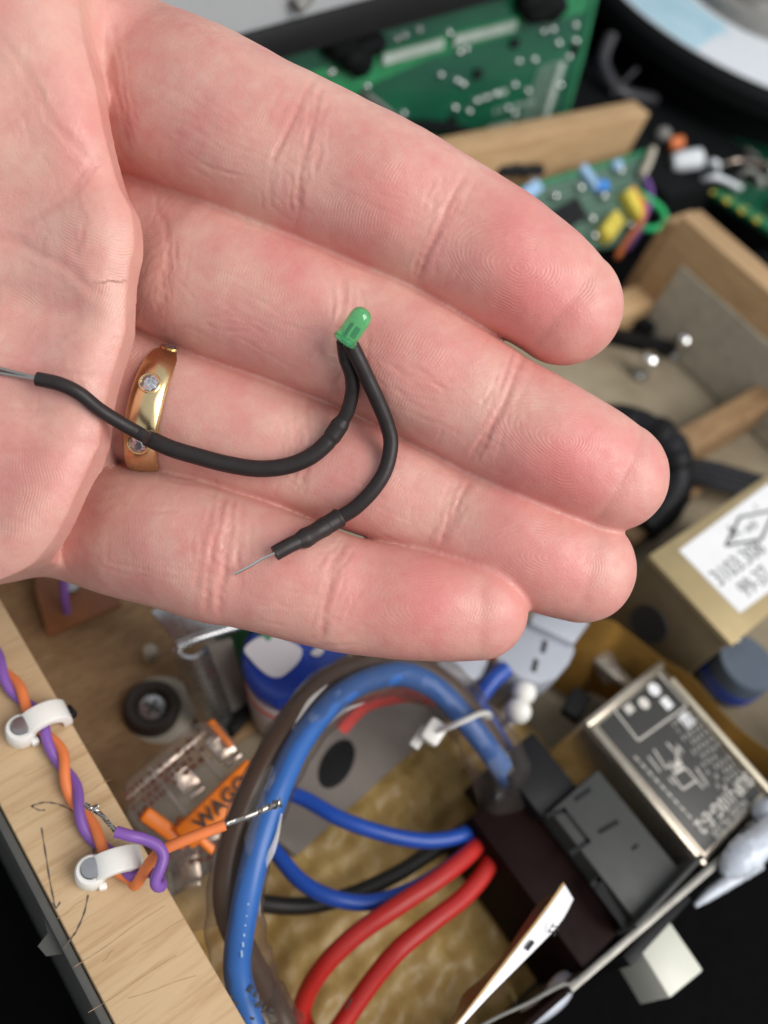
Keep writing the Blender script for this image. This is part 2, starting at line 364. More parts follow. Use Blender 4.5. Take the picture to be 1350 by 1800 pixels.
def poly_sd(P):
    """signed distance to a closed polygon on the u, v grid (negative inside)"""
    d = np.full(U2.shape, 1e9); ins = np.zeros(U2.shape, bool); n = len(P)
    for i in range(n):
        a, b = P[i], P[(i+1) % n]; ax, ay = b[0]-a[0], b[1]-a[1]
        t = np.clip(((U2-a[0])*ax+(V2-a[1])*ay)/(ax*ax+ay*ay+1e-9), 0, 1)
        d = np.minimum(d, np.hypot(U2-a[0]-t*ax, V2-a[1]-t*ay))
        c = ((a[1] > V2) != (b[1] > V2)) & (U2 < (b[0]-a[0])*(V2-a[1])/(b[1]-a[1]+1e-12)+a[0]); ins ^= c
    return np.where(ins, -d, d)
PALM = [(160,-80),(172,20),(186,90),(206,170),(218,240),(229,295),(240,330),(262,376),(268,440),(256,500),(250,560),(248,590),(238,635),(222,690),(208,745),(204,790),(198,806),(186,838),(168,880),(143,932),(113,976),(78,1010),(26,1036),(-60,1062),(-200,1075),(-360,1030),(-520,960),(-640,900),(-640,330),(-500,180),(-380,40),(-220,-90),(-40,-170),(90,-170)]
pp = crom(PALM, 5, closed=True)
PU, PV = uv(pp[:, 0], pp[:, 1], 0.5)
pd = poly_sd(list(zip(PU, PV)))
PXg, PYg = to_px(U2, V2, 2.0)
def gau(x, y, sx, sy, rot=0):
    c, s = math.cos(math.radians(rot)), math.sin(math.radians(rot)); dx, dy = PXg-x, PYg-y
    return np.exp(-(((dx*c+dy*s)/sx)**2 + ((-dx*s+dy*c)/sy)**2)/2)
# palm relief: pads under each finger, hollow in the middle, heel of the little-finger side
PW = (2.2 + 0.9*np.exp(-((pd+5.5)/4.0)**2) + 2.6*gau(120,180,90,150,-20) + 2.0*gau(165,440,80,75) + 1.5*gau(150,640,70,60) + 2.2*gau(90,860,90,110)
      - 1.4*gau(20,400,60,60) - 1.2*gau(0,540,80,40,25) + 1.0*gau(-200,100,150,120) - 1.0*gau(120,555,70,22,15) - 0.9*gau(110,745,90,22,10)
      - 0.9*gau(160,330,70,28,-40) - 0.03*np.clip(-PXg, 0, 700)
      + 5.5*sstep(260, -120, PXg)*sstep(520, 200, PYg) + 1.5*sstep(230, -40, PXg))
PR = 4.8 + 1.6*sstep(860, 1000, PYg) + 3.0*sstep(120, -40, PYg)
UC = (np.maximum(sstep(120, 190, PXg), sstep(20, 90, PXg)*sstep(780, 860, PYg))*sstep(90, 190, PYg)*sstep(1050, 970, PYg))[:, :, None]
q1 = (pd + PR)[:, :, None] + UC*.95*np.clip(PW[:, :, None] - PR[:, :, None]*.85 - GW[None, None, :], 0, 14); q2 = GW[None, None, :] - PW[:, :, None] + PR[:, :, None]
dpalm = np.minimum(np.maximum(q1, q2), 0) + np.hypot(np.maximum(q1, 0), np.maximum(q2, 0)) - PR[:, :, None]
q3 = (-24.0 + 6*sstep(-300, 200, PXg))[:, :, None] + 6.0 - GW[None, None, :]
q1 = (pd + 6.0 + 2.0*sstep(-10, 0, pd))[:, :, None]
dback = np.minimum(np.maximum(q1, q3), 0) + np.hypot(np.maximum(q1, 0), np.maximum(q3, 0)) - 6.0
dpalm = np.maximum(dpalm, dback).astype(np.float32)
def smin(a, b, k):
    h = np.maximum(k - np.abs(a-b), 0)/k; return np.minimum(a, b) - h*h*k*0.25
FD = {k: finger_d(s) for k, s in FING.items()}
kk = (0.5 + 9.0*sstep(110, -40, PYg) + 2.0*sstep(960, 1040, PYg))[:, :, None]
d = FD['index']
for k in ('middle', 'ring', 'little'): d = smin(d, FD[k], 0.7)
d = smin(d, dpalm, kk.astype(np.float32))
d = smin(d, FD['thumb'], 6.0)
FDmid = {k: FD[k] for k in FD}
DH = d.astype(np.float32)
# close the cut end of the wrist at the border of the grid
for sl in ((0,), (-1,)): DH[sl[0], :, :] = np.maximum(DH[sl[0], :, :], 0.2)
DH[:, 0, :] = np.maximum(DH[:, 0, :], .2); DH[:, -1, :] = np.maximum(DH[:, -1, :], .2); DH[:, :, 0] = np.maximum(DH[:, :, 0], .2); DH[:, :, -1] = np.maximum(DH[:, :, -1], .2)

def trilin(A, u, v, w):
    x = np.clip((u-GU[0])/HS, 0, A.shape[0]-1.001); y = np.clip((v-GV[0])/HS, 0, A.shape[1]-1.001); z = np.clip((w-GW[0])/HS, 0, A.shape[2]-1.001)
    i, j, k = x.astype(int), y.astype(int), z.astype(int); x, y, z = x-i, y-j, z-k; o = 0
    for a in (0, 1):
        for b in (0, 1):
            for c in (0, 1):
                o = o + A[i+a, j+b, k+c]*(x if a else 1-x)*(y if b else 1-y)*(z if c else 1-z)
    return o
def surface_nets(A):
    S = A < 0; nx, ny, nz = A.shape
    cnt = np.zeros((nx-1, ny-1, nz-1), np.int8)
    for a in (0, 1):
        for b in (0, 1):
            for c in (0, 1): cnt += S[a:nx-1+a, b:ny-1+b, c:nz-1+c]
    act = (cnt > 0) & (cnt < 8); idx = np.full(act.shape, -1, np.int64); ijk = np.argwhere(act); idx[act] = np.arange(len(ijk))
    pos = np.zeros((len(ijk), 3)); num = np.zeros(len(ijk))
    i, j, k = ijk.T
    corner = {(a, b, c): A[i+a, j+b, k+c] for a in (0, 1) for b in (0, 1) for c in (0, 1)}
    for ax in range(3):
        for b in (0, 1):
            for c in (0, 1):
                p0 = [b, c]; p0.insert(ax, 0); p1 = [b, c]; p1.insert(ax, 1)
                d0, d1 = corner[tuple(p0)], corner[tuple(p1)]; cr = (d0 < 0) != (d1 < 0)
                t = np.where(cr, d0/np.where(cr, d0-d1, 1), 0); q = np.tile(np.array(p0, float), (len(ijk), 1)); q[:, ax] += t
                pos[cr] += q[cr]; num += cr
    pos = ijk + pos/num[:, None]; quads = []
    for ax in range(3):
        o = [x for x in range(3) if x != ax]
        lo = [slice(1, n-1) for n in A.shape]; lo[ax] = slice(0, A.shape[ax]-1); hi = list(lo); hi[ax] = slice(1, A.shape[ax])
        s0, s1 = S[tuple(lo)], S[tuple(hi)]
        for flip in (False, True):
            e = np.argwhere((s0 & ~s1) if not flip else (~s0 & s1))
            if not len(e): continue
            e = e + np.array([l.start for l in lo]); g = []
            for da, dbb in ((-1, -1), (0, -1), (0, 0), (-1, 0)):
                q = e.copy(); q[:, o[0]] += da; q[:, o[1]] += dbb; g.append(idx[q[:, 0], q[:, 1], q[:, 2]])
            g = np.stack(g, 1)
            if flip ^ (ax == 1): g = g[:, ::-1]
            quads.append(g)
    return pos, np.concatenate(quads)
pos, quads = surface_nets(DH)
pu, pv, pw = GU[0]+pos[:, 0]*HS, GV[0]+pos[:, 1]*HS, GW[0]+pos[:, 2]*HS
for _ in range(2):   # settle the vertices on the smooth surface
    e = 0.3; dd = trilin(DH, pu, pv, pw)
    g = np.stack([trilin(DH, pu+e, pv, pw)-trilin(DH, pu-e, pv, pw), trilin(DH, pu, pv+e, pw)-trilin(DH, pu, pv-e, pw), trilin(DH, pu, pv, pw+e)-trilin(DH, pu, pv, pw-e)], -1)/(2*e)
    gl = np.linalg.norm(g, axis=1)[:, None]+1e-6; st = np.clip(dd[:, None]*g/np.maximum(gl**2, 0.3), -0.2, 0.2)
    ok = (np.abs(pu) < 1e9)
    pu = pu-st[:, 0]; pv = pv-st[:, 1]; pw = pw-st[:, 2]
# even out the vertices in the clefts between the fingers
_e = np.concatenate([quads[:, [0, 1]], quads[:, [1, 2]], quads[:, [2, 3]], quads[:, [3, 0]]]); _cn = np.bincount(_e.ravel(), minlength=len(pu)).astype(float)
for _ in range(5):
    _w = sstep(.93, .75, gl[:, 0])*.8
    for q in (pu, pv, pw):
        s_ = np.bincount(_e[:, 0], weights=q[_e[:, 1]], minlength=len(q)) + np.bincount(_e[:, 1], weights=q[_e[:, 0]], minlength=len(q)); q += _w*(s_/np.maximum(_cn, 1)-q)
nrm = g/gl
front = sstep(-0.05, 0.45, nrm[:, 2])
fx, fy = to_px(pu, pv, pw)          # photograph pixels of every skin vertex
def pdist(poly, pad=60):
    """distance in picture units from the skin vertices near a polyline; returns the indices too"""
    P = crom(np.array(poly, float), 5); n = len(P)-1
    ix = np.nonzero((fx > P[:, 0].min()-pad) & (fx < P[:, 0].max()+pad) & (fy > P[:, 1].min()-pad) & (fy < P[:, 1].max()+pad) & (front > .02))[0]
    X, Y = fx[ix], fy[ix]; d = np.full(len(ix), 1e9); tt = np.zeros(len(ix))
    for i in range(n):
        a, b = P[i], P[i+1]; ax, ay = b-a
        t = np.clip(((X-a[0])*ax+(Y-a[1])*ay)/(ax*ax+ay*ay+1e-9), 0, 1); e = np.hypot(X-a[0]-t*ax, Y-a[1]-t*ay)
        mk = e < d; d = np.where(mk, e, d); tt = np.where(mk, (i+t)/n, tt)
    return ix, d, tt
# creases: polyline (px), depth mm, half width px, redness
CR = [
 # index, middle joint and end joint
 ([(556,138),(535,165),(512,215),(492,262),(480,290)], .30, 7, .55), ([(566,150),(556,190),(545,240),(532,290),(527,340),(532,375)], .34, 7, .6), ([(580,175),(565,215),(560,262),(552,310)], .16, 5, .35),
 ([(480,290),(474,330),(480,370)], .18, 6, .3), ([(487,262),(515,285),(545,300)], .10, 4, .25), ([(500,300),(520,320)], .08, 4, .2),
 ([(822,302),(795,345),(772,400),(748,455),(730,508)], .42, 8, .55), ([(838,318),(815,365),(798,405)], .10, 5, .15), ([(808,350),(790,395),(770,455)], .10, 4, .1),
 # middle
 ([(600,478),(606,520),(598,560),(586,610),(590,660),(604,712)], .30, 8, .35), ([(630,500),(640,540),(632,590)], .12, 6, .2), ([(575,500),(585,540),(570,600)], .10, 5, .15),
 ([(925,620),(905,660),(880,720),(850,770),(826,808)], .40, 8, .5), ([(940,645),(925,680),(905,715)], .08, 5, .1),
 # ring
 ([(548,690),(540,730),(545,780),(536,830),(530,868)], .26, 7, .3), ([(520,690),(516,735),(522,780),(512,850)], .16, 6, .25),
 ([(828,842),(808,880),(790,920),(776,962)], .36, 8, .45), ([(812,840),(792,885),(770,940)], .12, 5, .15),
 # little
 ([(395,868),(386,920),(372,975),(365,1030),(362,1080)], .36, 7, .6), ([(410,872),(404,930),(394,990),(390,1040),(384,1085)], .34, 7, .6), ([(378,880),(360,935),(352,985),(345,1050)], .18, 6, .35), ([(425,880),(424,930),(418,985),(420,1050)], .14, 6, .3),
 ([(612,945),(592,985),(580,1030),(570,1080),(565,1130)], .34, 8, .5), ([(598,950),(578,1000),(568,1040)], .10, 5, .15),
 # palm lines
 ([(0,60),(50,130),(90,210),(140,262),(168,295)], .40, 9, .35), ([(20,170),(45,215),(60,260)], .2, 8, .25), ([(-40,420),(10,418),(60,440),(120,470),(155,505),(200,525)], .55, 11, .35), ([(190,265),(150,300),(125,340),(90,370),(20,405)], .40, 10, .4),
 ([(90,512),(140,508),(170,512),(200,522)], .12, 4, .2), ([(0,645),(60,650),(120,655),(175,662)], .30, 7, .35), ([(0,722),(60,722),(110,716)], .18, 5, .25), ([(0,792),(50,790),(110,782)], .16, 5, .25), ([(0,905),(40,915),(70,935)], .12, 5, .25), ([(0,968),(40,965)], .1, 4, .1), ([(60,590),(110,588),(140,580)], .12, 5, .2), ([(180,620),(210,626),(232,640)], .14, 5, .25), ([(130,350),(150,400),(130,450)], .16, 8, .2),
 # folds where fingers leave the palm
 ([(182,60),(196,115),(206,165),(220,215),(228,255)], .30, 8, .55), ([(200,40),(205,70),(196,100)], .2, 7, .3), ([(270,360),(292,400),(298,450),(288,500),(276,560)], .22, 9, .25), ([(283,470),(290,520),(296,560)], .1, 5, .2), 
 # flexion wrinkles running along the fingers
 ([(250,130),(320,165),(400,215),(470,240)], .10, 4, .12), ([(270,170),(340,205),(410,240),(475,262)], .10, 4, .12), ([(300,230),(370,262),(440,282)], .08, 4, .1), ([(330,280),(400,302),(460,315)], .08, 4, .08), ([(345,505),(420,530),(500,570),(560,580)], .09, 4, .1), ([(360,540),(430,556),(500,590)], .09, 4, .1), ([(330,470),(400,480),(480,520)], .07, 4, .08),
 ([(200,930),(280,945),(350,955)], .07, 4, .08), ([(240,975),(300,985),(360,1000)], .08, 4, .08), ([(270,1010),(340,1020)], .08, 4, .08), ([(235,930),(232,985),(238,1020)], .06, 4, .05), ([(190,935),(188,990)], .06, 4, .05), ([(640,690),(700,715),(760,740)], .06, 4, .05),
]
BUN = []
for poly, dep, wd, rd in CR:
    if dep < .14 or len(poly) < 3: continue
    for q in range(5 if dep > .25 else 3):
        a_ = np.array(poly, float); n0 = np.array((a_[-1]-a_[0])[::-1]*(1, -1)); n0 = n0/np.linalg.norm(n0); o0, o1 = rng.uniform(-24, 24, 2); k0, k1 = sorted(rng.uniform(0, 1, 2)); k1 = max(k1, k0+.35)
        tt_ = np.linspace(0, 1, len(a_)); b_ = a_ + n0*np.interp(tt_, [0, 1], [o0, o1])[:, None]
        s_ = np.clip(np.linspace(k0, min(k1, 1), 4), 0, 1); b_ = np.stack([np.interp(s_, tt_, b_[:, 0]), np.interp(s_, tt_, b_[:, 1])], 1) + rng.normal(0, 2.5, (4, 2))
        BUN.append((b_, rng.uniform(.10, .22), rng.uniform(3.0, 4.4), .16))
# fine creases: short branching lines, across the fingers near the joints, criss-cross on the palm
def scatter(n, cx, cy, sx, sy, ang, spread, l0, l1, dep, wd=2.6, rd=.10):
    for _ in range(n):
        x, y = cx+rng.normal()*sx, cy+rng.normal()*sy; a = math.radians(ang+rng.normal()*spread); L = rng.uniform(l0, l1)/2; k = rng.normal()*L*.12
        c, s = math.cos(a), math.sin(a); BUN.append(([(x-c*L, y-s*L), (x-s*k, y+c*k), (x+c*L, y+s*L)], rng.uniform(.5, 1)*dep, wd, rd))
for (x, y, a, sx, sy) in ((530,270,112,26,70),(780,405,112,20,60),(595,600,98,24,55),(872,720,112,20,55),(535,780,98,20,45),(790,900,112,18,38),(390,980,98,22,60),(590,1045,105,18,45)):
    scatter(16, x, y, sx, sy, a, 10, 22, 70, .15); scatter(9, x, y, sx*1.2, sy, a-88, 16, 18, 50, .13)
for (x, y, a) in ((400,215,28),(680,345,28),(440,540,22),(730,655,28),(660,850,22),(280,960,8),(480,1020,6)): scatter(12, x, y, 55, 45, a, 8, 40, 110, .16, 2.6, .06)
for (x, y) in ((80,150),(120,350),(90,520),(150,620),(60,720),(80,860),(190,470),(60,440)): scatter(12, x, y, 50, 45, rng.choice([20, 60, 100, 150]), 25, 25, 80, .20)
scatter(20, 288, 470, 16, 60, 95, 14, 30, 80, .12, 2.8, .08); scatter(12, 225, 220, 10, 45, 75, 10, 20, 50, .20, 3.2, .12)
CR = CR + BUN
disp = np.zeros(len(fx)); redc = np.zeros(len(fx))
for poly, dep, wd, rd in CR:
    wd = max(2.6, wd*.66); rd = rd*.85; poly = [tuple(q) for q in poly]; ix, dist, tt = pdist(poly)
    if not len(ix): continue
    X, Y = fx[ix], fy[ix]; dist = np.abs(dist + (1.6*np.sin(X*.13+Y*.09)+1.0*np.sin(Y*.31-X*.2))*(.4 if wd < 3.2 else 1)); endf = sstep(0, .14, tt)*sstep(1, .86, tt)*.85+.15
    gsn = np.exp(-(dist/wd)**2)*endf; big = .45 if poly[0][0] < 240 and poly[-1][0] < 260 else 1
    disp[ix] -= dep*gsn*.40*big; disp[ix] += dep*.10*np.exp(-((dist-2.3*wd)/(1.2*wd))**2)*endf
    redc[ix] = np.maximum(redc[ix], rd*np.exp(-(dist/(wd*1.25))**2)*endf)
# soft lumps of flesh
def lump(x, y, s, a): return a*np.exp(-(((fx-x)**2+(fy-y)**2)/(s*s)))
for x, y, s, a in [(660,300,70,.25),(400,250,80,.3),(700,420,60,.2),(930,500,70,.3),(1010,820,60,.3),(700,640,70,.2),(960,990,60,.3),(650,850,60,.2),(470,800,60,.2),(760,1070,60,.25),(500,1020,50,.2),(270,930,70,.3)]: disp += lump(x, y, s, a)
def vnoise(s, ph):
    return (np.sin(fx*s+ph)+np.sin(fy*s*1.13+ph*2.1)+np.sin((fx+fy)*s*.71+ph*.7)+np.sin((fx-fy)*s*.83+1.3*ph))/4
disp += .10*vnoise(.035, 1.7) + .05*vnoise(.083, .4) + .02*vnoise(.21, 2.2)
# little skin folds on the rim of the palm
rim = np.exp(-((fx-272)/22)**2)*np.exp(-((fy-480)/95)**2); disp += rim*(.04*np.sin(fy*.13+fx*.08)+.03*np.sin(fy*.31+fx*.2))
rim2 = np.exp(-((fx-(250-(fy-720)*.35))/14)**2)*sstep(560, 600, fy)*sstep(1000, 900, fy); disp += rim2*.05*np.sin(fy*.28)
disp *= front
# friction ridges: a phase (mm) and where it shows
ph = np.zeros(len(fx)); am = np.zeros(len(fx)); pxmm = D0/F
def whorl(cx, cy, ang, rx, ry, str_, lo=0.0):
    global ph, am
    a = math.radians(ang); dx, dy = (fx-cx)*pxmm, (fy-cy)*pxmm; x = dx*math.cos(a)+dy*math.sin(a); y = -dx*math.sin(a)+dy*math.cos(a)
    x = x + .35*np.sin(y*.8)+.9*vnoise(.019, cx*.1)+.3*vnoise(.055, cx*.3); y = y+.9*vnoise(.023, cy*.1); r = np.where(x > 0, np.hypot(x*.95, y), np.hypot(x*.55, y*1.05)); wgt = sstep(1, .7, np.hypot(x/(rx*pxmm), y/(ry*pxmm)))
    ph = np.where(wgt > 0.02, r, ph); am = np.maximum(am, wgt*str_)
def stripes(cx, cy, ang, rx, ry, str_, bend=0.0):
    """ridges across direction ang"""
    global ph, am
    a = math.radians(ang); dx, dy = (fx-cx)*pxmm, (fy-cy)*pxmm; x = dx*math.cos(a)+dy*math.sin(a); y = -dx*math.sin(a)+dy*math.cos(a)
    wgt = sstep(1, .6, np.hypot(x/(rx*pxmm), y/(ry*pxmm))); q = x+bend*y*y+.25*np.sin(y*.9+x*.3)
    use = (wgt > 0.02) & (wgt*str_ > am); ph = np.where(use, q, ph); am = np.where(use, wgt*str_, am)
whorl(925,470,25,165,112,.85); whorl(990,775,30,160,105,.6); whorl(960,985,22,140,90,.45); whorl(770,1065,2,130,85,.4)
stripes(650,345,28,110,120,.6,-.02); stripes(400,230,25,130,130,.35,-.01); stripes(700,640,30,110,110,.55,-.02); stripes(450,540,20,120,110,.4); stripes(660,850,22,110,80,.35)
stripes(190,430,100,85,110,.9,.03); stripes(205,540,15,70,60,.9,-.03); stripes(200,640,60,50,70,.7,.02); stripes(60,880,5,90,110,.8,.02); stripes(60,560,115,70,70,.6,.02); stripes(170,800,-20,50,70,.6); stripes(300,960,8,110,100,.3); stripes(480,1020,6,80,90,.3)
am *= front
pu2, pv2, pw2 = pu+nrm[:, 0]*disp, pv+nrm[:, 1]*disp, pw+nrm[:, 2]*disp
# blood tint of the skin: rosier pads, creases; paler, yellower palm heel; light on the upper palm painted in as paleness
def blob(x, y, sx, sy, rot=0):
    c, s = math.cos(math.radians(rot)), math.sin(math.radians(rot)); dx, dy = fx-x, fy-y
    return np.exp(-(((dx*c+dy*s)/sx)**2+((-dx*s+dy*c)/sy)**2))
red = (.75*blob(930,520,120,95,25)+.85*blob(900,380,80,60,30)*.5+.65*blob(1030,810,110,90,25)+.50*blob(960,990,130,80,20)+.55*blob(740,1060,130,85,3)+.35*blob(680,350,90,90)+.30*blob(700,650,90,90)
       +.28*blob(520,470,80,60,20)+.25*blob(640,860,90,60,20)+.30*blob(130,190,60,90,-25)+.2*blob(400,260,140,100,25)+.25*blob(150,330,70,60)+.25*blob(480,1020,80,80)+.22*blob(60,820,90,120)+.25*blob(450,600,120,60,20)+.2*blob(120,480,60,50)+.3*blob(930,830,90,50,20))
red += .10*vnoise(.05, .9)
red = np.clip(red, 0, 1)
pale = np.clip(.5*blob(70,60,120,120)+.4*blob(60,300,80,90)+.6*blob(450,290,70,60)+.5*blob(500,300,50,80,-60)+.5*blob(760,380,22,110,25)+.5*blob(850,690,25,110,25)+.7*blob(70,470,70,60)+.6*blob(220,500,50,120)+.4*blob(60,1000,80,50)+.4*blob(170,600,80,50)+.45*blob(500,60,150,45,30)+.3*blob(300,860,160,40,10)+.4*blob(230,880,60,60)+.3*blob(270,470,40,120), 0, 1)
hp = hand_world(pu2, pv2, pw2)
hb = hand_world(np.array(-30.), np.array(5.), np.array(-10.))
me = bpy.data.meshes.new('hand'); tri = quads.astype(np.int64)
# orientation: compare one face normal with the outward gradient
a, b, c = hp[tri[:, 0]], hp[tri[:, 1]], hp[tri[:, 2]]
fnm = np.cross(b-a, c-a); outw = nrm[tri[:, 0]] @ np.diag([1, 1, -1]) @ RW.T
if (fnm*outw).sum() < 0: tri = tri[:, ::-1]
me.vertices.add(len(hp)); me.vertices.foreach_set('co', ((hp-hb)/1000).astype(np.float32).ravel())
me.loops.add(tri.size); me.loops.foreach_set('vertex_index', tri.ravel().astype(np.int32))
me.polygons.add(len(tri)); me.polygons.foreach_set('loop_start', np.arange(0, tri.size, 4, dtype=np.int32))
me.update(calc_edges=True); me.validate()
for nm, arr in (('ridge', ph), ('ridge_amp', am), ('red', red), ('pale', pale), ('crease', redc*front)):
    at = me.attributes.new(nm, 'FLOAT', 'POINT'); at.data.foreach_set('value', arr.astype(np.float32))
me.shade_smooth()

def skin_mat():
    m = bpy.data.materials.new('skin'); m.use_nodes = True; nt = m.node_tree; N = nt.nodes; L = nt.links; p = N['Principled BSDF']
    def attr(n): x = N.new('ShaderNodeAttribute'); x.attribute_name = n; return x.outputs['Fac']
    def mth(op, a, b=None, c=None):
        x = N.new('ShaderNodeMath'); x.operation = op
        for i, s in enumerate((a, b, c)):
            if s is None: continue
            if isinstance(s, (int, float)): x.inputs[i].default_value = s
            else: L.new(s, x.inputs[i])
        return x.outputs[0]
    def mix(f, a, b, mode='MIX'):
        x = N.new('ShaderNodeMix'); x.data_type = 'RGBA'; x.blend_type = mode
        for i, s in ((0, f), (6, a), (7, b)):
            if isinstance(s, (int, float, tuple)): x.inputs[i].default_value = s
            else: L.new(s, x.inputs[i])
        return x.outputs[2]
    tc = N.new('ShaderNodeTexCoord')
    def noise(sc, det=4, ro=.6):
        x = N.new('ShaderNodeTexNoise'); x.inputs['Scale'].default_value = sc; x.inputs['Detail'].default_value = det; x.inputs['Roughness'].default_value = ro
        L.new(tc.outputs['Object'], x.inputs['Vector']); return x.outputs['Fac']
    def rng_(s, a, b, c=0., d_=1.):
        x = N.new('ShaderNodeMapRange'); x.inputs[1].default_value = a; x.inputs[2].default_value = b; x.inputs[3].default_value = c; x.inputs[4].default_value = d_; L.new(s, x.inputs[0]); return x.outputs[0]
    base = mix(rng_(noise(130), .35, .65), SKIN_A, SKIN_B)
    base = mix(mth('MULTIPLY', rng_(noise(420, 3), .42, .68), .20), base, SKIN_R)
    base = mix(mth('MULTIPLY', attr('pale'), .55), base, SKIN_P)
    base = mix(mth('MULTIPLY', attr('red'), 1.0), base, SKIN_R)
    base = mix(mth('MULTIPLY', attr('crease'), .75), base, SKIN_C)
    L.new(base, p.inputs['Base Color'])
    p.inputs['Subsurface Weight'].default_value = 0.30; p.inputs['Subsurface Radius'].default_value = (1.0, .40, .28); p.inputs['Subsurface Scale'].default_value = 0.0010
    p.inputs['Specular IOR Level'].default_value = 0.5
    L.new(rng_(noise(600, 3), .3, .7, .34, .54), p.inputs['Roughness'])
    # ridges: 0.46 mm apart, broken by pores and fine cross lines
    s = mth('SINE', mth('MULTIPLY', mth('ADD', attr('ridge'), mth('MULTIPLY', noise(700, 2), .30)), 2*math.pi/.45))
    h = mth('MULTIPLY', mth('MULTIPLY', s, attr('ridge_amp')), mth('MULTIPLY', rng_(noise(260, 2), .38, .62, .1, 1.), .019))
    vo = N.new('ShaderNodeTexVoronoi'); vo.feature = 'DISTANCE_TO_EDGE'; vo.inputs['Scale'].default_value = 1500; L.new(tc.outputs['Object'], vo.inputs['Vector'])
    h = mth('ADD', h, mth('MULTIPLY', mth('MINIMUM', vo.outputs['Distance'], .15), .07))
    h = mth('ADD', h, mth('MULTIPLY', noise(2600, 3), .035))
    h = mth('ADD', h, mth('MULTIPLY', noise(500, 4), .05))
    b = N.new('ShaderNodeBump'); b.inputs['Strength'].default_value = 1.0; b.inputs['Distance'].default_value = .001; L.new(h, b.inputs['Height']); L.new(b.outputs[0], p.inputs['Normal'])
    return m
SKIN_A = (0.61, 0.29, 0.25, 1); SKIN_B = (0.67, 0.385, 0.315, 1); SKIN_R = (0.63, 0.155, 0.15, 1); SKIN_P = (0.69, 0.44, 0.36, 1); SKIN_C = (0.47, 0.165, 0.14, 1)
me.materials.append(skin_mat())
hand = bpy.data.objects.new('hand', me); COL.objects.link(hand); hand.location = hb/1000; BASE[hand] = hb
tag(hand, 'open pink left hand held palm up over the wooden box', 'hand')

# height of the skin towards the camera, for things that lie on it
_ins = DH < 0
_k = DH.shape[2]-1-np.argmax(_ins[:, :, ::-1], axis=2); _any = _ins.any(axis=2)
TOPW = np.where(_any, GW[np.clip(_k, 0, len(GW)-1)] + HS*.5, -14.0)
def skin_w(px, py, rad=0.0):
    wv = 0.0
    for _ in range(4):
        u, v = uv(px, py, wv); best = -30
        for du, dv in ((0, 0), (rad, 0), (-rad, 0), (0, rad), (0, -rad)):
            i = int(np.clip((u+du-GU[0])/HS+.5, 0, len(GU)-1)); j = int(np.clip((v+dv-GV[0])/HS+.5, 0, len(GV)-1)); best = max(best, TOPW[i, j])
        wv = best
    return wv
def on_skin(path, r, lift=None, smooth=5, minw=None):
    """picture path -> world points resting on the skin"""
    P = crom(np.array(path, float), 5); ww = np.array([skin_w(x, y, r*.7)+r for x, y in P])
    n = len(ww)
    if minw is not None: ww = np.maximum(ww, minw)
    k = np.ones(2*smooth+1)/(2*smooth+1); 
    for _ in range(3): ww = np.convolve(np.pad(ww, smooth, mode='edge'), k, 'valid')
    ww = ww + .25
    if lift is not None: ww = ww + np.interp(np.linspace(0, 1, n), np.linspace(0, 1, len(lift)), lift)
    u, v = uv(P[:, 0], P[:, 1], ww); return hand_world(u, v, ww), ww
def hw(px, py, wv):
    u, v = uv(px, py, wv); return hand_world(np.array(u), np.array(v), np.array(wv))
HX, HY, HZ = RW @ np.array([1, 0, 0.]), RW @ np.array([0, 1, 0.]), RW @ np.array([0, 0, -1.])   # right, down, towards camera

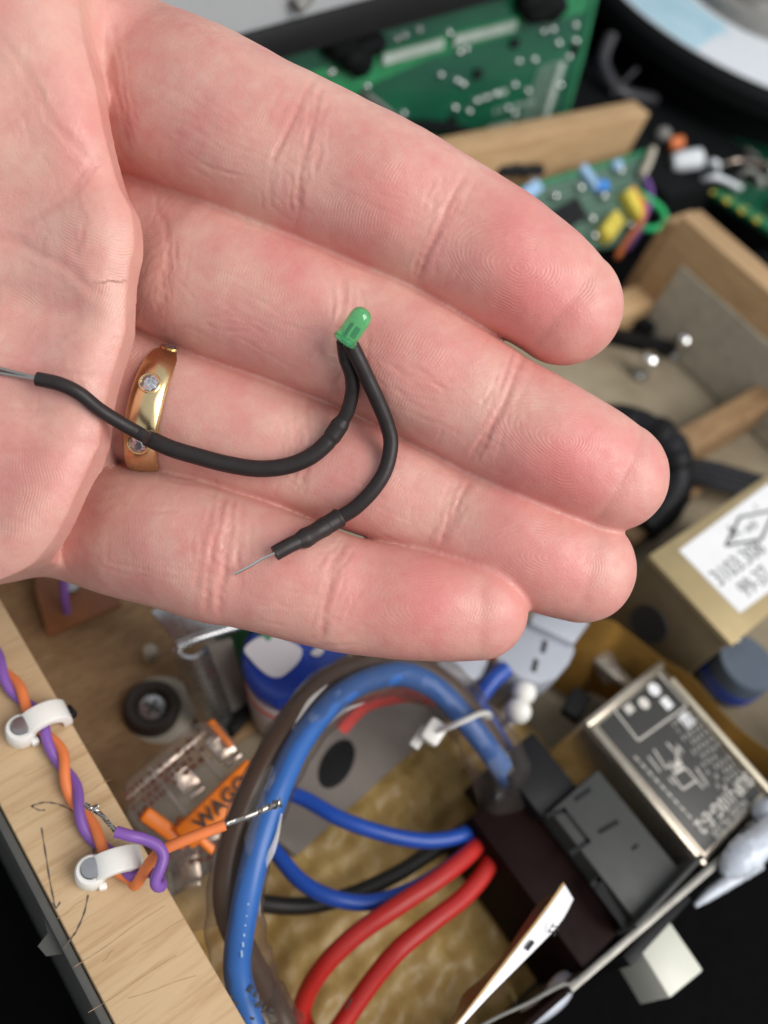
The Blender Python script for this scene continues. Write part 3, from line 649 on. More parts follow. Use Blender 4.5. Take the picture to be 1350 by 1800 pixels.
# ------------------------------------------------------------------ ring on the ring finger
def ring():
    c0 = hw(286, 728, -13.4); ax2 = np.array([0.975, 0.222]); ax = HX*ax2[0]+HY*ax2[1] + HZ*.02; ax /= np.linalg.norm(ax)
    lat = np.cross(HZ, ax); lat /= np.linalg.norm(lat); up = np.cross(ax, lat); up *= np.sign(up @ HZ)
    t = thing('wedding_ring', 'broad gold ring set with small clear stones, worn on the ring finger', 'ring', c0)
    ra, rb = 9.75, 9.3; n = 96; prof = [(-2.55,-.9),(-2.6,.1),(-2.2,.55),(-1.3,.85),(0,.98),(1.3,.85),(2.2,.55),(2.6,.1),(2.55,-.9)]
    mb = MB(); v = []; f = []; k = len(prof)
    for i in range(n):
        a = 2*math.pi*i/n; e = lat*math.cos(a)*ra+up*math.sin(a)*rb; nr = lat*math.cos(a)+up*math.sin(a)
        for x, h in prof: v.append(c0+e+nr*h+ax*x)
    for i in range(n):
        for j in range(k): f.append((i*k+j, i*k+(j+1) % k, ((i+1) % n)*k+(j+1) % k, ((i+1) % n)*k+j))
    mb.add(v, f); obj('band', mb, M['gold'], t, weld=True, angle=60)
    dm = mat('clear_stone', (.55, .55, .58, 1), .05, metal=.75, var=.5, vscale=2500); bz = M['gold']
    for a in (108, 72+4, 40, 140, 172, 5):
        pass
    for a in STONES:
        a = math.radians(a); nr = lat*math.cos(a)/ra+up*math.sin(a)/rb; nr /= np.linalg.norm(nr); p = c0+lat*math.cos(a)*ra+up*math.sin(a)*rb+nr*.93
        tn = np.cross(ax, nr); Rm = np.stack([ax, tn, nr], 1)
        mb = MB().lathe([(1.62,-.3),(1.66,.05),(1.54,.14),(1.40,.10),(1.38,-.3)], p, Rm, 28); g = obj('bezel', mb, bz, t)
        # round brilliant: table, crown facets, pavilion
        v = [p+Rm@np.array((.78*math.cos(2*math.pi*i/8), .78*math.sin(2*math.pi*i/8), .30)) for i in range(8)]
        v += [p+Rm@np.array((1.38*math.cos(2*math.pi*(i+.5)/8), 1.38*math.sin(2*math.pi*(i+.5)/8), .02)) for i in range(8)]
        v += [p+Rm@np.array((1.18*math.cos(2*math.pi*i/8), 1.18*math.sin(2*math.pi*i/8), .17)) for i in range(8)]
        v += [p+Rm@np.array((0, 0, -.75))]
        f = [tuple(range(8))]
        for i in range(8):
            j = (i+1) % 8; f += [(i, 16+i, 8+i), (i, 8+i, j), (16+j, j, 8+i), (16+i, 24, 8+i), (8+i, 24, 16+j)]
        obj('diamond', MB().add(v, f), dm, g, smooth=False)
STONES = (71, 122, 18, 173, 225, 277, 328)
ring()

# ------------------------------------------------------------------ LED with its sleeved leads
def led():
    B = hw(608, 596, skin_w(608, 596)+4.2); Tt = hw(640, 549, skin_w(625, 560)+5.6); ax = (Tt-B)/np.linalg.norm(Tt-B)
    t = thing('led_lamp', 'green light emitting diode on two black sleeved leads lying across the fingers', 'led', B)
    lens = mat('green_lens', (0.16, 0.95, 0.36, 1), .06, trans=.80, ior=1.33, var=.06, coat=1.0)
    x = np.cross(ax, HZ); x /= np.linalg.norm(x); Rm = np.stack([x, np.cross(ax, x), ax], 1); L = 4.9
    obj('bulb', MB().lathe([(.3,0),(1.55,0),(1.57,.3),(1.54,1.2),(1.53,L-1.5),(1.46,L-1.0),(1.22,L-.5),(.85,L-.2),(.45,L-.04),(.05,L)], B, Rm, 32), lens, t, angle=60)
    obj('rim', MB().lathe([(1.45,-.45),(1.70,-.42),(1.74,-.1),(1.70,.32),(1.5,.4)], B, Rm, 32), lens, t)
    mb = MB().box(B+ax*1.4-x*.35, (.35,.5,1.9), Rm).box(B+ax*1.5+x*.4, (.5,.6,1.6), Rm); obj('lead_frame', mb, M['label'], t)
    r = 1.12
    p1 = [(614,600),(630,632),(645,664),(664,705),(680,745),(687,780),(678,825),(655,862),(625,892),(600,908)]
    P, ww = on_skin(p1, r, lift=[2.2, 1.6, .8, .3, .1, .1, .1, .1, .2, .3]); k = len(P)
    end = [(600,908),(570,926),(540,944),(510,958),(483,973)]
    P2, w2 = on_skin(end, r, lift=[.3, .4, .5, .7, .9])
    obj('sleeve', MB().tube(np.r_[P, P2[1:]], r*.98, 16, 3), M['heatshrink'], t)
    rr = [1.12, 1.45, 1.38, 1.36, 1.42, 1.32, 1.3, 1.42, 1.4, 1.05]
    Q = P2[np.linspace(-0, len(P2)*.62, len(rr)).astype(int)]
    obj('shrink_tube', MB().tube(Q, np.array(rr)*1.02, 18, 4, jit=.004), M['heatshrink'], t)
    P3, _ = on_skin([(484,972),(465,980),(445,992),(412,1009)], .2, lift=[1.6, 1.2, .8, .4])
    obj('bare_lead', MB().tube(P3, .21, 10, 2), M['solder'], t)
    q1 = [(604,600),(608,630),(618,660),(619,690),(610,725),(594,752),(575,778),(545,803),(505,819),(455,824),(400,816),(350,803),(300,788),(258,769)]
    A, aw = on_skin(q1, 1.15, lift=[1.8, .6, .2, .1, .1, .1, .1, .1, .1, .2, .3, .4, .4, .3], smooth=5, minw=-2.5)
    q2 = [(258,769),(215,745),(175,720),(140,692),(105,675),(65,666)]
    Bp, bw = on_skin(q2, 1.0, lift=[.6, .5, .3, .4, .5, .6], smooth=4, minw=-1.0)
    Bp[0] = A[-1]
    nA = len(A); obj('sleeve', MB().tube(A[:int(nA*.50)], 1.02, 16, 3), M['heatshrink'], t)
    i0 = int(nA*.34); seg = A[i0:]; rr = np.full(len(seg), 1.24); rr[0] = 1.02; rr[1] = 1.18; rr[2:7] = 1.33; rr[7] = 1.2
    obj('shrink_tube', MB().tube(seg, rr, 18, 3), M['heatshrink'], t)
    obj('sleeve', MB().tube(np.r_[A[-6:-1], Bp], .98, 16, 3), M['heatshrink'], t)
    for dy, de in ((-3, 0), (3, 5)):
        C, _ = on_skin([(80,667),(55,663+dy*.6),(25,657+dy),(-15,649+dy*1.5),(-60,640+de)], .2, lift=[.85, .6, .4, .3, .3])
        obj('bare_lead', MB().tube(C, .24, 10, 2), M['tin'], t)
led()
# ================================================================== TABLE AND BOX
def slab(name, pts_uv, z0, z1): pass
mb = MB(); mb.bx(-700, 1100, -500, 1000, -14, -12)
single('table', mb, M['table'], 'matt black table top under the wooden box', 'table', kind='structure')

box = thing('wooden_box', 'open pale plywood box holding the electronics on the black table', 'box', (150, 70, -12))
def wall(name, x0, x1, y0, y1, z0, z1, mt, bev=.5, label=None):
    return obj(name, MB().bx(x0, x1, y0, y1, z0, z1), mt, box, bevel=bev, label=label)
left = wall('side_wall', 8.2, 24.0, -46, 190, -8, 45, M['pine'], label='left side wall with pencil marks')
wall('back_wall', 24.0, 338, 174.5, 184.5, -8, 45, M['pine2'], label='long back wall')
rw = wall('side_wall', 292, 304.5, -45, 119, -8, 45, M['pine3'], label='right side wall')
wall('corner_block', 300, 318, 119, 127, -8, 36, M['pine3'])
wall('divider', 262, 291.5, 108, 119, 0, 12, M['pine2'])
wall('divider', 216, 291.5, 47, 56, 0, 17, M['brownwood'])
obj('lining', MB().bx(290.6, 291.8, -20, 107.5, 0.5, 31), M['felt'], box, label='grey felt lining strip')
obj('floor_board', MB().bx(24.0, 292, -38, 174.5, -8, -.5), M['cardboard'], box)
obj('tape', MB().bx(6.6, 8.0, -46, 190, -9, 44.2), M['tape'], box, bevel=.3, label='grey edge tape')
# torn corner of the tape
tp = V(75, 1660, 42); obj('tape_tab', MB().prism([(0,0),(-2.2,1.2),(-2.6,3.2),(-.6,4.0),(0,7)], 0, .5, (6.6, tp[1]-3, 41.5), rotm(0,0,0)), M['tape'], box)
# knife-rough upper edge: grain checks in the plank, shallow real cuts
def strip(path, wd, z=45.02, th=.06):
    P = np.array([V(x, y, z) for x, y in path]); P = crom(P, 5); T = np.gradient(P, axis=0); T /= np.linalg.norm(T, axis=1)[:, None]
    S = np.stack([-T[:, 1], T[:, 0], 0*T[:, 0]], 1); wv = wd*(.65+.35*np.sin(np.arange(len(P))*1.7))[:, None]
    A, B = P+S*wv/2, P-S*wv/2; n = len(P)
    v = np.r_[A, B, A+[0,0,th], B+[0,0,th]]; f = [(2*n+i, 2*n+i+1, 3*n+i+1, 3*n+i) for i in range(n-1)] + [(i, i+1, 2*n+i+1, 2*n+i) for i in range(n-1)] + [(n+i, 3*n+i, 3*n+i+1, n+i+1) for i in range(n-1)]
    return MB().add(v, f)
for p, wd in (([(55,1417),(75,1411),(100,1413),(125,1424),(142,1437)], .32), ([(55,1417),(68,1424),(80,1424)], .25), ([(73,1455),(80,1500),(88,1550),(97,1594)], .30), ([(92,1588),(99,1596),(106,1585)], .32),
              ([(163,1470),(165,1505)], .3), ([(155,1573),(148,1605),(135,1635),(125,1650),(112,1668)], .34)):
    obj('pencil_mark', strip(p, wd), M['pencil'], left)
gm = mat('grain_line', (0.36, 0.23, 0.12, 1), .8, var=.25)
for x0, y0, x1, y1, wd in ((130,1700,290,1592,.22),(155,1780,310,1680,.20),(100,1615,150,1580,.16),(40,1365,100,1340,.14),(140,1400,195,1370,.2),(85,1345,160,1300,.12),(30,1180,95,1150,.16),(250,1660,330,1612,.14),(180,1690,200,1670,.18),(225,1755,345,1715,.16),(20,1430,60,1415,.14),(60,1290,120,1262,.1)):
    obj('grain_line', strip([(x0,y0),((x0*2+x1)/3+1,(y0*2+y1)/3+1),((x0+2*x1)/3-1,(y0+2*y1)/3-1),(x1,y1)], wd*.55, th=.03), gm, left)

# floor coverings
def polyflat(pts, z): return [tuple(V(x, y, z)[:2]) for x, y in pts]
mb = MB()
nx, ny = 60, 60
X = np.linspace(24.3, 128, nx); Y = np.linspace(-34, 26, ny); gx, gy = np.meshgrid(X, Y, indexing='ij')
gz = 1.2 + .55*np.sin(gx*.33+gy*.21)+.45*np.sin(gx*.61-gy*.47+1)+.35*np.sin(gy*1.15+.7*np.sin(gx*.5))+.25*np.sin(gx*1.3+gy*.9)
v = np.c_[gx.ravel(), gy.ravel(), gz.ravel()]; f = [(i*ny+j, (i+1)*ny+j, (i+1)*ny+j+1, i*ny+j+1) for i in range(nx-1) for j in range(ny-1)]
single('floor_sheet', MB().add(v, f), M['wax'], 'crumpled amber glassy sheet lining the front of the box floor', 'sheet')
c = [tuple(V(x, y, 3.2)[:2]) for x, y in ((505,1520),(470,1440),(560,1240),(780,1260),(770,1290))]
hole = V(592, 1342, 5)
mb = MB(); pg = [V(520,1505,5)[:2], V(420,1420,5)[:2], V(560,1230,5)[:2], V(830,1225,5)[:2]]
single('mounting_plate', MB().prism([tuple(p) for p in pg], 3.6, 5.0), M['greyboard'], 'flat grey plate with an oval slot beside the blue wires', 'plate', bevel=.2)
plate = bpy.data.objects['mounting_plate']
sl = obj('slot', MB().lathe([(6.6,-.3),(6.6,.12),(6.2,.14)], hole, rotm(25), 36, 1.0, .55), M['black'], plate)
single('plywood_sheet', MB().bx(25, 66, 47, 174, .2, 2.6), M['brownwood'], 'thin brown wooden panel lying in the left end of the box', 'panel', bevel=.3)
pb = V(130, 1085, 6)
ph_ = thing('phenolic_board', 'reddish brown phenolic board beside the left wall with a purple wire', 'board', (40, 100, 2.6))
obj('board', MB().prism([tuple(V(x,y,8)[:2]) for x,y in ((62,1040),(85,1117),(215,1062),(160,960),(60,960))], 6.5, 8), M['phenolic'], ph_, bevel=.2)
obj('standoff', MB().lathe([(2,2.6),(2,6.5)], V(125,1050,3)+np.array([0,0,0]), None, 12), M['zinc'], ph_)
single('purple_wire', MB().tube([V(112,1020,20), V(113,1050,16), V(117,1075,9.5)], 1.0, 10, 4), M['purple'], 'purple wire end on the reddish brown board', 'wire')

# rubber foot with its screw, on a pale washer
ft = V(266, 1252, 3)
fo = thing('rubber_bumper', 'round dark rubber foot screwed onto a pale disc', 'foot', (ft[0], ft[1], 2.6))
obj('disc', MB().lathe([(0.2,2.7),(8.0,2.7),(8.3,3.2),(8.0,3.7),(.2,3.7)], (ft[0]+2.2, ft[1]-.6, 0), None, 40), M['paleplastic'], fo)
obj('ring', MB().lathe([(3.2,3.7),(6.4,3.7),(6.5,6.5),(5.8,7.6),(4.4,7.6),(3.6,6.4),(3.4,4.4)], (ft[0], ft[1], 0), None, 40), M['rubber'], fo)
hd = obj('screw', MB().lathe([(.2,4.2),(3.5,4.2),(3.5,5.6),(2.9,6.2),(1.2,6.4),(.2,6.4)], (ft[0], ft[1], 0), None, 24), M['zinc'], fo)
obj('cross_slot', MB().box((ft[0], ft[1], 6.35), (4.0,.8,.35), rotm(30)).box((ft[0], ft[1], 6.36), (4.0,.8,.35), rotm(120)), M['ink'], hd)
sm = V(263,1148,4); single('plastic_peg', MB().lathe([(.2,2.6),(1.9,2.6),(2.0,4.5),(1.5,6),(.2,6.3)], (sm[0],sm[1],0), None, 16), M['paleplastic'], 'small pale peg standing behind the rubber foot', 'peg')

# galvanised bracket
def quad_solid(P, th):
    P = np.array(P, float); n = np.cross(P[1]-P[0], P[2]-P[0]); n /= np.linalg.norm(n)
    if n[2] < 0: n = -n
    v = np.r_[P, P-n*th]; k = len(P)
    return v, [tuple(range(k)), tuple(range(k, 2*k))[::-1]] + [(i, k+i, k+(i+1) % k, (i+1) % k) for i in range(k)]
br = thing('metal_bracket', 'bent galvanised steel bracket under the little finger', 'bracket', (56, 55, 2.6))
b0, b1, b2, b3 = V(265,1075,34), V(312,1133,35), V(425,1098,35), V(380,1010,34)
v, f = quad_solid([b0, b1, b2, b3], 1.0); obj('top_flange', MB().add(v, f), M['zinc'], br, bevel=.25)
# rolled bend along the front edge
P = [b1+[0,0,-.4], (b1*.7+b2*.3)+[0,0,.3], (b1*.3+b2*.7)+[0,0,.3], b2+[0,0,-.2]]
obj('bend', MB().tube(P, [1.0,1.15,1.15,1.0], 12, 6), M['zinc'], br)
g0, g1 = V(366,1292,5), V(428,1272,5)
w0 = V(305,1140,34); w1 = V(362,1135,34)
n = 9; A = []; B = []
prof = []
# curved web: half-round channel running down to the floor
a0, a1 = w0, w1; c0, c1 = V(358,1290,4), V(412,1268,4)
for k in range(n):
    t = k/(n-1); s = math.sin(t*math.pi)*2.4; off = np.array([-.35, -.93, 0])*s
    A.append(a0*(1-t)+a1*t+off); B.append(c0*(1-t)+c1*t+off)
obj('web', MB().sheet(A, B, .9), M['zinc'], br)
v, f = quad_solid([w1, V(408,1125,33), V(440,1240,6), c1], .8); obj('side_plate', MB().add(v, f), M['greyboard'], br)
pz = V(432,1258,6); single('rubber_pad', MB().box(V(425,1255,5), (11,4,5), rotm(18)), M['black'], 'small black pad at the foot of the steel bracket', 'pad', bevel=.5)

# white jar with blue and red print
jb = V(505, 1245, 3); jt = V(520, 1150, 34)
jr = thing('plastic_jar', 'white plastic jar with blue and red printed bands behind the sleeved cable', 'jar', jb)
ja = (jt-jb)/np.linalg.norm(jt-jb); jx = np.cross([0,1,0.], ja); jx /= np.linalg.norm(jx); JR = np.stack([jx, np.cross(ja, jx), ja], 1); JL = np.linalg.norm(jt-jb)
obj('body', MB().lathe([(.3,0),(8.6,0),(9.0,.8),(10.9,JL*.78),(10.9,JL*.85)], jb, JR, 48), M['jar'], jr, angle=50)
obj('red_band', MB().lathe([(10.3,JL*.60),(10.62,JL*.60),(10.76,JL*.66),(10.4,JL*.66)], jb, JR, 48), M['redp'], jr)
obj('blue_band', MB().lathe([(10.95,JL*.82),(11.25,JL*.83),(11.6,JL*.92),(11.3,JL*.99),(9.6,JL*1.03),(.3,JL*1.03)], jb, JR, 48), M['jarblue'], jr, angle=50)
for pts in ([(430,1138),(470,1116),(525,1135),(528,1158),(500,1186),(480,1190),(462,1180),(442,1160)], [(546,1148),(560,1137),(570,1143),(563,1152),(555,1153)]):
    nrm_ = ja; P = [hit(x, y, jb+ja*(JL*1.05), ja) for x, y in pts]; P = crom(P, 3, closed=True); v, f = quad_solid(P, .3); obj('white_patch', MB().add(v, f), M['jar'], jr)
single('green_board_edge', MB().box(V(425,1135,20), (3,14,30), rotm(10)), M['pcbedge'], 'narrow green board standing between bracket and white jar', 'board', bevel=.2)

# ================================================================== WIRES ON THE LEFT PLANK
def clip(b, f, label):
    """b: pixel of the nail head, f: pixel of the far foot"""
    B, Fp = V(*b, 49), V(*f, 45); B[2] = 45; dd = Fp-B; yaw = math.degrees(math.atan2(dd[1], dd[0])); Rz = rotm(yaw); L_ = np.linalg.norm(dd)
    c = B; t = thing('cable_clip', label, 'cable clip', c, 'nailed cable clips'); xm = L_-4.3
    out = [(xm+4.3*math.cos(math.radians(a)), 1.5+4.2*math.sin(math.radians(a))) for a in range(160, -1, -10)]
    inn = [(xm+2.7*math.cos(math.radians(a)), 1.3+2.75*math.sin(math.radians(a))) for a in range(0, 181, 15)]
    pl = [(-.5,.05),(-.5,3.4)] + out + [(L_,.05),(xm+2.7,.05)] + inn + [(xm-2.7,.05)]
    R2 = Rz @ np.array([[1,0,0],[0,0,-1],[0,1,0.]])
    obj('arch', MB().prism(pl, -1.9, 1.9, c, R2), M['white'], t, bevel=.45, seg=3)
    obj('boss', MB().lathe([(.2,.05),(2.35,.05),(2.5,.4),(2.5,3.6),(2.2,4.1),(.2,4.1)], c, Rz, 32), M['white'], t)
    obj('nail', MB().lathe([(.2,3.9),(1.6,3.9),(1.68,4.3),(1.52,4.55),(.8,4.62),(.2,4.62)], c+np.array((.1,.1,0)), Rz, 24), M['zinc'], t)
    obj('foot', MB().box(c+Rz@np.array((1.4,-2.4,.9)), (1.3,1.0,1.7), Rz), M['white'], t, bevel=.25)
    return t
clip((36,1278), (121,1256), 'white cable clip farther up the plank beside the hand')
clip((160,1529), (250,1512), 'white cable clip beside the loose stripped wire ends')
single('clip_pad', MB().box(V(121,1254,46), (2.0,2.2,2.0), rotm(10)), M['black'], 'tiny black block on the plank edge beside the upper clip', 'block', bevel=.2)
core = [(-60,1085),(-25,1130),(2,1175),(28,1212),(58,1252),(82,1292),(105,1330),(124,1378),(140,1422),(163,1465),(188,1498),(212,1530)]
C = crom(np.array([V(x, y, 46.75) for x, y in core]), 9); T = np.gradient(C, axis=0); s = np.r_[0, np.cumsum(np.linalg.norm(np.diff(C, axis=0), axis=1))]; T /= np.linalg.norm(T, axis=1)[:, None]
S = np.stack([-T[:, 1], T[:, 0], 0*s], 1); UPv = np.array([0, 0, 1.])
def helix(ph0): a = s/14.5*2*math.pi + ph0; return C + (np.cos(a)[:, None]*S + np.sin(a)[:, None]*UPv)*.74
pur_end = [(232,1541,47.5),(258,1533,48.5),(276,1540,50),(284,1556,52),(277,1558,53),(273,1548,54),(282,1525,55),(287,1506,55.5),(282,1492,56),(270,1482,56.3),(250,1474,56.6),(228,1469,57),(203,1462,57)]
org_end = [(228,1545,46.6),(237,1556,47.5),(246,1545,49),(262,1518,51),(282,1497,53),(310,1483,54),(350,1467,55),(396,1450,56)]
H1 = helix(2.4); H2 = helix(2.4+math.pi)
pw_ = thing('purple_wire', 'purple stripped wire twisted along the plank, its bare end lying over the wood', 'wire', H1[0])
obj('insulation', MB().tube(np.r_[H1[:-3], np.array([V(*p) for p in pur_end])], .90, 14, 3), M['purple'], pw_)
ow_ = thing('orange_wire', 'orange stripped wire twisted along the plank, its bare end crossing the sleeved cable', 'wire', H2[0])
obj('insulation', MB().tube(np.r_[H2[:-3], np.array([V(*p) for p in org_end])], .90, 14, 3), M['orange'], ow_)
def strands(par, path, r, nst=5, pitch=3.2, loose=0.0, name='strand'):
    P = crom(np.array([V(*p) for p in path]), 8); T = np.gradient(P, axis=0); L_ = np.r_[0, np.cumsum(np.linalg.norm(np.diff(P, axis=0), axis=1))]; T /= np.linalg.norm(T, axis=1)[:, None]
    b = np.cross(T, UPv); b /= np.linalg.norm(b, axis=1)[:, None]; c = np.cross(b, T)
    for k in range(nst):
        a = L_/pitch*2*math.pi + 2*math.pi*k/nst; rr = r*(1+loose*(L_/L_[-1])**3*(1+.8*math.sin(k*2.1)))
        obj(name, MB().tube(P+(np.cos(a)*rr)[:, None]*b+(np.sin(a)*rr)[:, None]*c, r*.62, 6, 1, smooth=False), M['tin'], par)
strands(pw_, [(205,1463,57),(192,1448,57),(178,1432,56.6),(166,1424,56.4),(170,1417,56.8),(160,1421,57.3),(150,1414,56.8)], .24, 4, 2.0, .3)
strands(ow_, [(394,1450,56),(418,1442,56.5),(444,1432,57),(470,1420,57.2),(494,1410,57.4)], .25, 6, 2.6, 1.3)

# ================================================================== CLEAR LEVER CONNECTORS
wg = thing('lever_connector', 'clear connector with orange levers and black lettering, against the sleeved cable', 'connector', V(330,1400,4), 'clear lever connectors')
wc = V(330, 1388, 20); WR = rotm(8, -10, 16)
def wl(x, y, z): return wc + WR @ np.array((x, y, z))
body = [(-12,-10),(-12,4),(-8.5,9.5),(9,9.5),(12.5,7),(12.5,-10)]
obj('housing', MB().prism(body, -5, 4.5, wc, WR), M['clear'], wg, bevel=.6)
for x in (-3.5, 6.0):
    obj('divider_wall', MB().box(wl(x, 2, 4.6), (1.0, 14, 3.0), WR), M['clear'], wg, bevel=.2)
    cl = obj('clamp', MB().box(wl(x+4.2, 2.5, .5), (4.0,5.5,3.2), WR).box(wl(x+4.2, -1.2, 2.6), (3.6,.8,3.6), WR).box(wl(x+4.2, 4.2, 2.4), (3.2,.7,3.4), WR), M['copper'], wg, bevel=.15)
obj('bus_bar', MB().box(wl(0, 6.8, -1.5), (20,1.0,4), WR), M['copper'], wg, bevel=.1)
lv = obj('lever', MB().box(wl(2.6, -5.6, 6.6), (19,5.4,2.2), WR @ rotm(3,-4,0)), M['lever'], wg, bevel=.7)
obj('lever', MB().box(wl(-8.0, -2.4, 4.4), (3.0,11,2.0), WR @ rotm(14,0,10)), M['lever'], wg, bevel=.7)
obj('lever_arm', MB().box(wl(-4.4, -7.5, 3.0), (1.7,9,6), WR @ rotm(8,0,6)), M['lever'], wg, bevel=.5)
obj('lever', MB().box(wl(11.4, 4.5, 1.5), (1.4,7,6), WR), M['lever'], wg, bevel=.3)
text('lettering', 'WAGO', wl(-3.4, -7.2, 8.0), WR @ rotm(3,-4,0) @ np.array((1,0,0.)), WR @ np.array((0,1,0.)), 3.9, M['ink'], wg, ex=.05, bold=.08)
rp_ = mat('dark_red_print', (0.10, .028, .014, 1), .6)
for r_ in range(4):
    x = -10.5
    while x < 6:
        wd = random.uniform(.6, 1.6); obj('print', MB().box(wl(x+wd/2, 3.2+r_*1.5, 4.58), (wd*.9, 1.0, .06), WR), rp_, wg) if random.random() < .75 else None; x += wd+.35
c2_ = [o for o in wg.children if o.name.startswith('lettering') or o == lv]
c2 = dup(wg, V(335,1560,12)-V(330,1400,20)+np.array((2,0,-8)), -0.55, 'lower clear connector half hidden under the sleeved cable near the plank')
for o in list(c2.children):
    if o.data in [q.data for q in c2_]: bpy.data.objects.remove(o)

# ================================================================== SLEEVED CABLE
scb = thing('sleeved_cable', 'thick blue and brown cables arching inside a crumpled clear plastic sleeve', 'cable', V(430,1790,8))
bl = [(450,1830,30),(434,1775,32),(417,1700,36),(429,1600,42),(451,1500,46),(484,1400,48),(530,1300,48),(592,1228,47),(652,1194,45),(712,1186,42),(768,1212,38),(815,1262,34),(862,1322,29),(905,1390,20),(905,1450,8)]
obj('blue_conductor', MB().tube([V(*p) for p in bl], [2.4]*9+[2.6]*6, 18, 6), M['bluelight'], scb)
bn = [(510,1830,20),(485,1770,22),(440,1690,30),(400,1600,38),(404,1500,42),(437,1400,45),(487,1300,46),(545,1222,45),(612,1176,43),(690,1162,40),(765,1187,36),(830,1250,30),(880,1330,22),(890,1420,8)]
obj('brown_conductor', MB().tube([V(*p) for p in bn], 2.3, 18, 6), M['brown'], scb)
sv = [(480,1830,28,5.0),(462,1790,29,4.9),(440,1740,31,4.8),(424,1680,35,4.6),(415,1600,40,4.4),(427,1500,44.5,4.7),(462,1400,46.5,4.8),(512,1300,47.5,4.5),(568,1232,47,4.7),(632,1190,45,4.7),(700,1176,42,4.8),(765,1200,38,5.2),(820,1258,33,5.8),(865,1328,28,6.4),(895,1400,22,7.0),(905,1440,17,7.2)]
SP = [V(*p[:3]) for p in sv]; 
Q = crom(np.c_[np.array(SP), np.array([p[3] for p in sv])], 9); mb = MB()
Tq = np.gradient(Q[:, :3], axis=0); Tq /= np.linalg.norm(Tq, axis=1)[:, None]; u = np.array([.1, .2, 1.]); vv = []; ff = []; sg = 36
for i in range(len(Q)):
    u = u-(u@Tq[i])*Tq[i]; u /= np.linalg.norm(u); b = np.cross(Tq[i], u)
    for k in range(sg):
        a = 2*math.pi*k/sg; q = Q[i, 3]*(1.07+.06*math.sin(3*a+i*.11)+.05*math.sin(2*a-i*.19+1)+.045*abs(math.sin(3.5*a+i*.23))+.035*math.sin(i*.62+2*a)+.03*math.sin(i*1.1-3*a))
        vv.append(Q[i, :3]+q*(math.cos(a)*b*1.05+math.sin(a)*u*.68))
for i in range(len(Q)-1):
    for k in range(sg): ff.append((i*sg+k, i*sg+(k+1) % sg, (i+1)*sg+(k+1) % sg, (i+1)*sg+k))
mb.add(vv, ff); obj('clear_sleeve', mb, M['film'], scb, angle=180)
# pinched film folds, with their bright highlights modelled as pale tubes
fold = [(495,1430,50),(487,1470,49),(476,1500,48),(463,1525,46),(457,1560,44),(455,1590,42),(457,1612,40)]
obj('fold_highlight', MB().tube([V(*p) for p in fold], [.15,.35,.6,.55,.4,.3,.1], 10, 5, flat=.6), mat('film_highlight', (.8,.78,.76,1), .08, alpha=.3, spec=.8, bump=.1, thin=(.95,.93,.92,1)), scb)
ff_ = bpy.data.materials['film_highlight']
for fold, rr in (([(520,1270,52.5),(545,1232,52),(575,1204,51.5)], [.1,.45,.1]), ([(560,1290,47),(600,1252,47),(640,1236,46)], [.1,.4,.1])):
    obj('fold_highlight', MB().tube([V(*p) for p in fold], rr, 10, 5, flat=.5), ff_, scb)
for x, y in ((436,1585),(433,1605),(431,1622),(429,1640),(427,1658),(425,1676)):
    p = V(x, y, 45.0-(y-1585)*.05); obj('print', MB().box(p, (.3,1.1,.12), rotm(-28)), M['paleblue'], scb)
for (x, y) in ((405,1752),(412,1764),(418,1780),(424,1795),(440,1738),(448,1748),(455,1765),(463,1775),(470,1781),(478,1776),(443,1790)):
    p = V(x, y, 36.6); obj('print', MB().box(p, (random.uniform(.8,1.6), random.uniform(.35,.7), .08), rotm(random.uniform(-60,60))), M['ink'], scb)
# cable tie round the sleeve
tb = thing('cable_tie', 'translucent white cable tie round the clear sleeve', 'cable tie', V(780,1285,20))
P = [V(x, y, z) for x, y, z in ((742,1290,30),(775,1283,36),(812,1268,40.5),(846,1254,38),(856,1262,30))]
obj('strap', MB().tube(P, 1.5, 8, 6, flat=.4), M['white'], tb)
obj('head', MB().box(V(762,1287,34), (5.2,4.2,4.0), rotm(20,-20)), M['white'], tb, bevel=.9)
obj('tail', MB().box(V(738,1296,31), (5,2.2,1.2), rotm(20,-20)), M['white'], tb, bevel=.3)

# ================================================================== LOOSE WIRES
def wire(name, path, r, mt, label, cat='wire', group=None):
    return single(name, MB().tube([V(*p) for p in path], r*.93, 14, 7), M[mt], label, cat, group)
wire('blue_wire', [(400,1380,16),(470,1385,18),(530,1402,20),(600,1440,22),(680,1467,22),(750,1478,21),(810,1468,20),(850,1440,19),(880,1410,18)], 1.75, 'blue', 'upper blue wire running over the grey plate to the black inlet', group='blue mains wires')
wire('blue_wire', [(440,1440,14),(490,1505,16),(530,1550,17),(580,1577,18),(640,1587,18),(700,1574,19),(760,1545,20),(820,1500,20),(880,1440,19)], 1.75, 'blue', 'lower blue wire crossing the black wire', group='blue mains wires')
wire('black_wire', [(400,1570,9),(460,1588,10),(540,1592,10),(620,1572,11),(700,1535,12),(770,1490,13),(850,1440,15)], 1.9, 'wireblack', 'thick black wire curving over the amber sheet')
wire('red_wire', [(560,1850,4),(532,1790,8),(540,1745,12),(575,1692,17),(630,1640,20),(700,1592,22),(770,1545,22),(830,1495,20),(868,1445,18)], 2.05, 'red', 'upper red wire bending up beside the clear sleeve', group='red mains wires')
rwb = thing('red_wire', 'lower red wire with black print along it', 'wire', V(620,1790,6), 'red mains wires')
rp2 = [(570,1850,12),(605,1795,14),(650,1730,17),(700,1670,20),(760,1620,21),(820,1572,20),(862,1515,19),(878,1450,18)]
obj('insulation', MB().tube([V(*p) for p in rp2], 1.9, 14, 7), M['red'], rwb)
